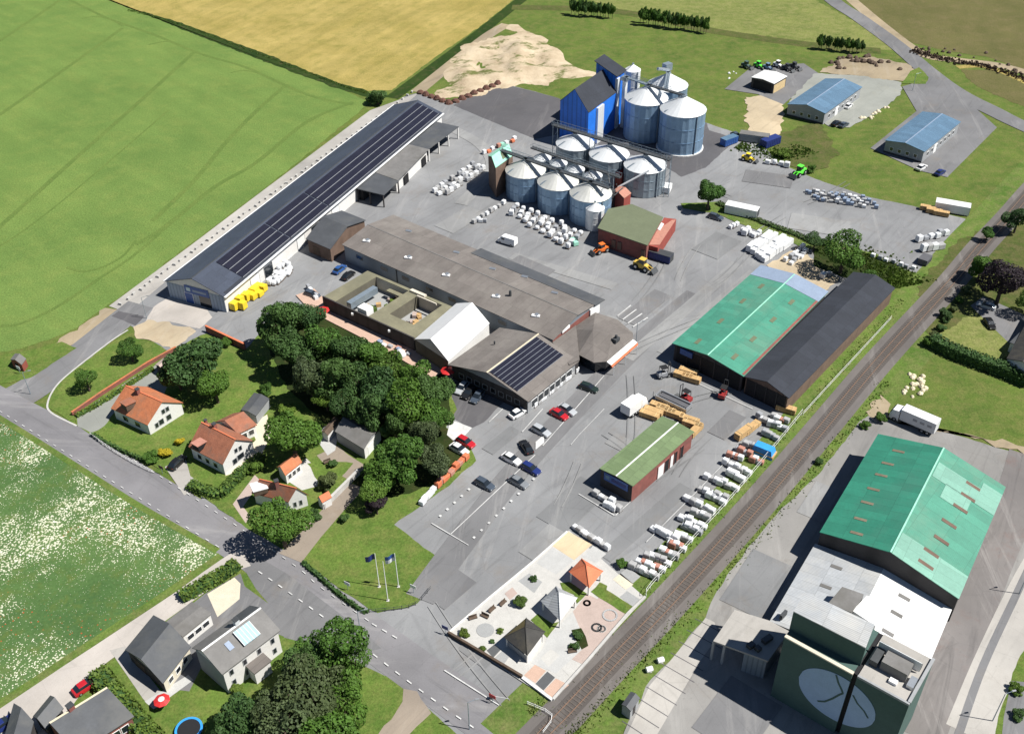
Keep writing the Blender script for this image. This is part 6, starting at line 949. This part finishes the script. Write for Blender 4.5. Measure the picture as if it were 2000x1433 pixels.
# display garden paving
D_ = lambda x, y: (860+x/3.98, 1020+y/3.98)
def pv(ps, m, z=.06, nm='paving'): ground(nm, [D_(*p) for p in ps], m, z)
pv([(62, 872), (1000, 68), (1592, 592), (862, 1388)], 'p_white', .05)
for ps, m in (([(870, 190), (990, 75), (1180, 180), (1040, 300)], 'sand_court'), ([(745, 322), (868, 202), (1035, 308), (900, 412)], 'p_mid'), ([(1110, 272), (1185, 188), (1290, 250), (1210, 322)], 'p_mid'), ([(605, 462), (692, 402), (792, 470), (730, 555)], 'p_grey'), ([(480, 600), (600, 505), (735, 580), (560, 760)], 'p_mid' and 'p_white'), ([(1140, 562), (1462, 725), (1112, 1112), (1000, 1060), (1140, 960), (1080, 820), (1030, 700)], 'p_pink'), ([(1228, 590), (1460, 725), (1280, 905), (1160, 800)], 'p_terra' and 'p_pink'), ([(960, 770), (1030, 700), (1080, 820), (1140, 960), (900, 1180), (700, 1098), (800, 980), (830, 900)], 'p_mid'), ([(780, 1060), (860, 990), (930, 1040), (840, 1130)], 'p_white'), ([(650, 1195), (735, 1112), (822, 1160), (740, 1255)], 'p_terra'), ([(740, 1260), (832, 1165), (892, 1212), (802, 1312)], 'p_dark'), ([(806, 1314), (898, 1218), (1000, 1270), (870, 1378)], 'p_terra'), ([(940, 1140), (1010, 1080), (1080, 1120), (1000, 1200)], 'p_white'), ([(360, 1002), (420, 955), (472, 995), (412, 1058)], 'p_dark'), ([(418, 1064), (478, 1008), (540, 1048), (492, 1112)], 'p_grey'), ([(1400, 402), (1458, 358), (1556, 428), (1495, 482)], 'p_grey'), ([(1340, 450), (1390, 410), (1500, 490), (1440, 530)], 'p_sand'), ([(1395, 585), (1450, 540), (1560, 610), (1490, 660)], 'p_grey'), ([(700, 320), (745, 322), (860, 420), (790, 560), (840, 500), (870, 430)][:0] or [(500, 560), (560, 510), (600, 560), (540, 610)], 'p_pink')): pv(ps, m)
for ps in ([(1168, 545), (1240, 470), (1300, 500), (1292, 530), (1495, 660), (1442, 722), (1232, 592)], [(930, 480), (1000, 470), (1140, 560), (1060, 640), (1040, 570), (950, 530)], [(700, 765), (760, 715), (870, 790), (925, 780), (830, 905), (780, 850)]): pv(ps, 'lawn', .07, 'lawn_strip')
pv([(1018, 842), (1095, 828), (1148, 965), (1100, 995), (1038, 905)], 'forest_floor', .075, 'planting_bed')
pv([(350+70*cos(k*pi/8), 845+55*sin(k*pi/8)) for k in range(16)], 'p_grey', .07)
def ringobj(x, y, r, label, m='paver_grey'):
    g = G(D_(x, y)); e = empty('stone_ring', label, 'stone ring', (g.x, g.y, .09)); n = 18
    for k in range(n): a = 2*pi*k/n; MB().box((g.x+cos(a)*r, g.y+sin(a)*r, .25), (.38, .3, .32), a+pi/2).build('stone', m, e)
ringobj(1318, 730, 1.15, 'largest stone ring on the pink paving'); ringobj(1215, 825, .75, 'dark stone ring nearer the planted bed', 'steel_dark'); ringobj(1255, 835, .6, 'smallest stone ring beside the dark one', 'paver_light'); ringobj(1140, 635, .5, 'small black ring near the grey pavilion', 'black')
def bench(px, ang, label, m='wood_dark'):
    g = G(px); e = empty('garden_bench', label, 'bench', (0, 0, 0)); MB().box((0, 0, .45), (1.5, .5, .07)).build('seat', m, e); MB().box((0, .24, .75), (1.5, .06, .4)).build('backrest', m, e)
    for x in (-.65, .65): MB().box((x, 0, .21), (.07, .45, .42)).build('leg', 'steel_dark', e)
    e.location = (g.x, g.y, .08); e.rotation_euler.z = radians(ang)
for p, a, l in ((D_(255, 755), 20, 'dark bench at the yard side corner of the display garden'), (D_(345, 740), -30, 'bench right of the corner one in the display garden'), (D_(405, 690), 50, 'dark bench beside the white edge wall'), (D_(490, 640), 50, 'bench nearest the round shrub'), ((1118, 1275), 10, 'dark bench below the planted bed'), ((640, 905), 30, 'white bench beside the grey outbuilding lane')): bench(p, a, l)
for p, l, m in (((632, 620), 'red parasol beside the courtyard building path', 'red'), ((876, 738), 'red parasol at the corner of the shop hall', 'red')):
    g = G(p); e = empty('parasol', l, 'parasol', (g.x, g.y, 0)); MB().tube((g.x, g.y, 0), (g.x, g.y, 2.5), .04, .04, 6).build('pole', 'alu', e); MB().lathe((g.x, g.y, 0), [(1.7, 2.1), (1.65, 2.14), (.05, 2.7)], 8).build('canopy', m, e)
ribbon('side_path', [(596, 572), (634, 606), (714, 648), (792, 690), (862, 730)], 5, 'p_terra', .078)
row((600, 560), (625, 585), 5, ['dark', 'white', 'grey'], 'from the left at the end of the courtyard wall', 'small stock at the end of the courtyard wall', 1, .4); row((740, 668), (800, 694), 7, ['blue', 'white', 'dark', 'pink'], 'from the left along the path below the courtyard wall', 'small stock on the path below the courtyard wall', 1, .3); row((778, 690), (790, 696), 2, 'bag', 'by the white hall gable', 'bags by the white hall gable', 1.5)
for i in range(5):
    p = (1194+i*9, 714-i*7.5); g = G(p); e = empty('parasol', 'small orange parasol, %s from the left, along the entrance hall front' % ORD[i], 'parasol', (g.x, g.y, 0), group='orange parasols along the entrance hall'); MB().tube((g.x, g.y, 0), (g.x, g.y, 2.1), .03, .03, 6).build('pole', 'alu', e); MB().lathe((g.x, g.y, 0), [(.85, 1.8), (.8, 1.84), (.05, 2.2)], 8).build('canopy', 'tile_orange', e)
# flagpoles, lamps, signs, garden things
for (b, t, fm, f2, l) in (((741, 1146), (732.7, 1085), 'blue_dark', None, 'left white flagpole with a dark blue flag'), ((757.8, 1173), (747.6, 1097), None, None, 'middle white flagpole without a flag'), ((778.5, 1146), (771.6, 1082), 'blue_sign', 'plastic_white', 'right white flagpole with a blue and white flag')):
    g = G(b); hh = 8.6 if fm else 10; e = empty('flagpole', l, 'flagpole', (g.x, g.y, 0)); MB().tube(g, g+V((0, 0, hh)), .09, .05, 8).build('pole', 'white_paint', e); MB().box((g.x, g.y, .12), (.5, .5, .12)).build('foot', 'kerb', e)
    if fm:
        for k, m in enumerate((fm, f2) if f2 else (fm,)):
            mb = MB(); z1 = hh-.1-k*.85; z0 = z1-(.85 if f2 else 1.3)
            pts = [(g.x-.1-1.7*i/6, g.y+.15*sin(i*1.3), -.16*i) for i in range(7)]
            for p, r in zip(pts, pts[1:]): mb.hexa([V((p[0], p[1], z0+p[2])), V((r[0], r[1], z0+r[2])), V((r[0], r[1]+.02, z0+r[2])), V((p[0], p[1]+.02, z0+p[2]))], [V((p[0], p[1], z1+p[2])), V((r[0], r[1], z1+r[2])), V((r[0], r[1]+.02, z1+r[2])), V((p[0], p[1]+.02, z1+p[2]))])
            mb.build('flag', m, e)
def lamp(px, h, label, dx=1.2):
    g = G(px); e = empty('street_lamp', label, 'street lamp', (g.x, g.y, 0)); MB().tube(g, g+V((0, 0, h)), .09, .06, 8).build('pole', 'galv', e); MB().tube(g+V((0, 0, h)), g+V((dx, .3, h+.25)), .04, .04, 6).build('arm', 'galv', e); MB().box(g+V((dx+.2, .35, h+.25)), (.6, .25, .12), .2).build('lamp_head', 'alu', e)
for p, h, l in (((917, 1424), 7, 'street lamp at the bottom edge of the road'), ((1938, 1408), 7, 'lamp post on the verge at the bottom right'), ((1990, 1160), 7, 'lamp post at the right edge beside the pale lane'), ((287, 622), 6, 'lamp post by the dark gate patch'), ((1242, 672), 6, 'lamp post in front of the entrance hall'), ((705, 1240), 6, 'street lamp at the junction by the flagpole lawn'), ((60, 770), 6, 'street lamp at the far left junction'), ((1782, 178), 6, 'lamp post between the two blue roofed units')): lamp(p, h, l)
def sign(px, label, m='white_paint', w=1.2, h=.8, z=1.4):
    g = G(px); e = empty('road_sign', label, 'sign', (g.x, g.y, 0)); MB().tube(g, g+V((0, 0, z+h)), .05, .05, 6).build('post', 'galv', e); MB().box(g+V((0, -.07, z+h/2)), (w, .05, h), radians(-30)).build('sign_board', m, e)
for p, l, m in (((870, 1238), 'dark sign at the left corner of the display garden', 'blue_dark'), ((680, 1152), 'small white sign on the flagpole lawn', 'white_paint'), ((962, 1372), 'warning sign beside the level crossing', 'red'), ((40, 730), 'small white sign below the little red hut', 'white_paint'), ((808, 1158), 'small white sign at the right side of the flagpole lawn', 'white_paint'), ((318, 925), 'post box sign at the garden drive', 'wood_dark')): sign(p, l, m)
g = G((960, 1365)); e = empty('crossing_barrier', 'raised striped barrier of the level crossing beside the road', 'barrier', (g.x, g.y, 0)); MB().box(g+V((0, 0, .5)), (.5, .5, 1)).build('housing', 'steel_dark', e); MB().tube(g+V((0, 0, .9)), g+V((2.6, -1.4, 2.2)), .08, .05, 6).build('arm', 'white_paint', e)
g = G((369, 1424), .7); e = empty('trampoline', 'round black trampoline with a blue rim on the bottom lawn', 'trampoline', (g.x, g.y, 0)); MB().lathe((g.x, g.y, 0), [(1.75, .78), (1.75, .84)], 28).build('mat', 'black', e); mb = MB()
for k in range(28): a, b = 2*pi*k/28, 2*pi*(k+1)/28; mb.hexa([V((g.x+cos(t)*r_, g.y+sin(t)*r_, .8)) for t, r_ in ((a, 1.75), (b, 1.75), (b, 2.1), (a, 2.1))], [V((g.x+cos(t)*r_, g.y+sin(t)*r_, .9)) for t, r_ in ((a, 1.75), (b, 1.75), (b, 2.1), (a, 2.1))])
mb.build('rim', 'blue_tarp', e)
for k in range(6): a = k*pi/3; MB().tube((g.x+cos(a)*1.9, g.y+sin(a)*1.9, 0), (g.x+cos(a)*1.9, g.y+sin(a)*1.9, .8), .04, .04, 5).build('leg', 'galv', e)
g = G((321, 1381)); e = empty('parasol', 'red and white parasol on the bottom lawn', 'parasol', (g.x, g.y, 0)); MB().tube(g, g+V((0, 0, 2.2)), .04, .04, 6).build('pole', 'alu', e); MB().lathe((g.x, g.y, 0), [(1.3, 1.9), (1.25, 1.94), (.05, 2.4)], 8).build('canopy', 'red', e); MB().lathe((g.x, g.y, 0), [(.5, 2.26), (.04, 2.45)], 8).build('cap', 'white_paint', e)
def rocks(label, px, n, m, s, w=1.2, name='boulder', cat='boulder', grp=None):
    c = spline(GG(px), 5); PS = []
    for i in range(n): k = R.randrange(len(c)-1); PS.append(c[k]+(c[k+1]-c[k])*R.random()+V((R.gauss(0, w), R.gauss(0, w), 0)))
    for i, p in enumerate(sorted(PS, key=lambda p_: p_.x)):
        q = s*R.uniform(.6, 1.3)
        mb = MB(); rg = lambda r, z: [V((p.x+cos(a)*r*R.uniform(.75, 1.1), p.y+sin(a)*r*R.uniform(.75, 1.1), z)) for a in [j*pi/3 for j in range(6)]]; b0, b1, b2 = rg(q, 0), rg(q*.95, q*.5), rg(q*.45, q*.95); mb.hexa(b0, b1); mb.hexa(b1, b2); tag(mb.build(name, m), label+', %s from the left' % ORD[i], cat, grp)
rocks('pale debris in the left heap above the white lorry', [(1782, 725), (1780, 750), (1765, 775)], 14, 'cream', .55, .5, 'debris_lump', 'debris', 'pale debris pile'); rocks('pale debris in the right heap above the white lorry', [(1800, 735), (1800, 760), (1785, 780)], 12, 'cream', .6, .5, 'debris_lump', 'debris', 'pale debris pile')
rocks('rubble lump behind the nearer blue roofed unit', [(1630, 128), (1680, 118), (1750, 125)], 26, 'wood_dark', 1.1, 3.0, 'rubble_lump', 'rubble', 'rubble behind the blue roofed unit'); rocks('pale boulder edging the gravel yard', [(1680, 235), (1710, 222), (1740, 203)], 14, 'cream', .7, .6, grp='boulders edging the gravel yard'); rocks('brown soil lump along the brown field margin', [(1790, 96), (1900, 112), (2010, 145)], 24, 'wood_dark', .7, 2, 'soil_lump', 'soil', 'soil lumps along the brown field')
rocks('white trunk or stone on the grass behind the olive scrub', [(1425, 158), (1435, 140)], 5, 'white_paint', .5, .8, grp='white stones by the barn')
for p, l in (((1290, 1294), 'white tank on the grass strip right of the railway'), ((1268, 1312), 'small white tank below the other one beside the railway')):
    g = G(p); e = empty('gas_tank', l, 'tank', (g.x, g.y, 0)); MB().tube(g+V((-.5, 0, .6)), g+V((.5, .3, .6)), .45, .45, 10).build('vessel', 'white_paint', e); MB().box(g+V((0, 0, .15)), (.8, .5, .3)).build('foot', 'kerb', e)
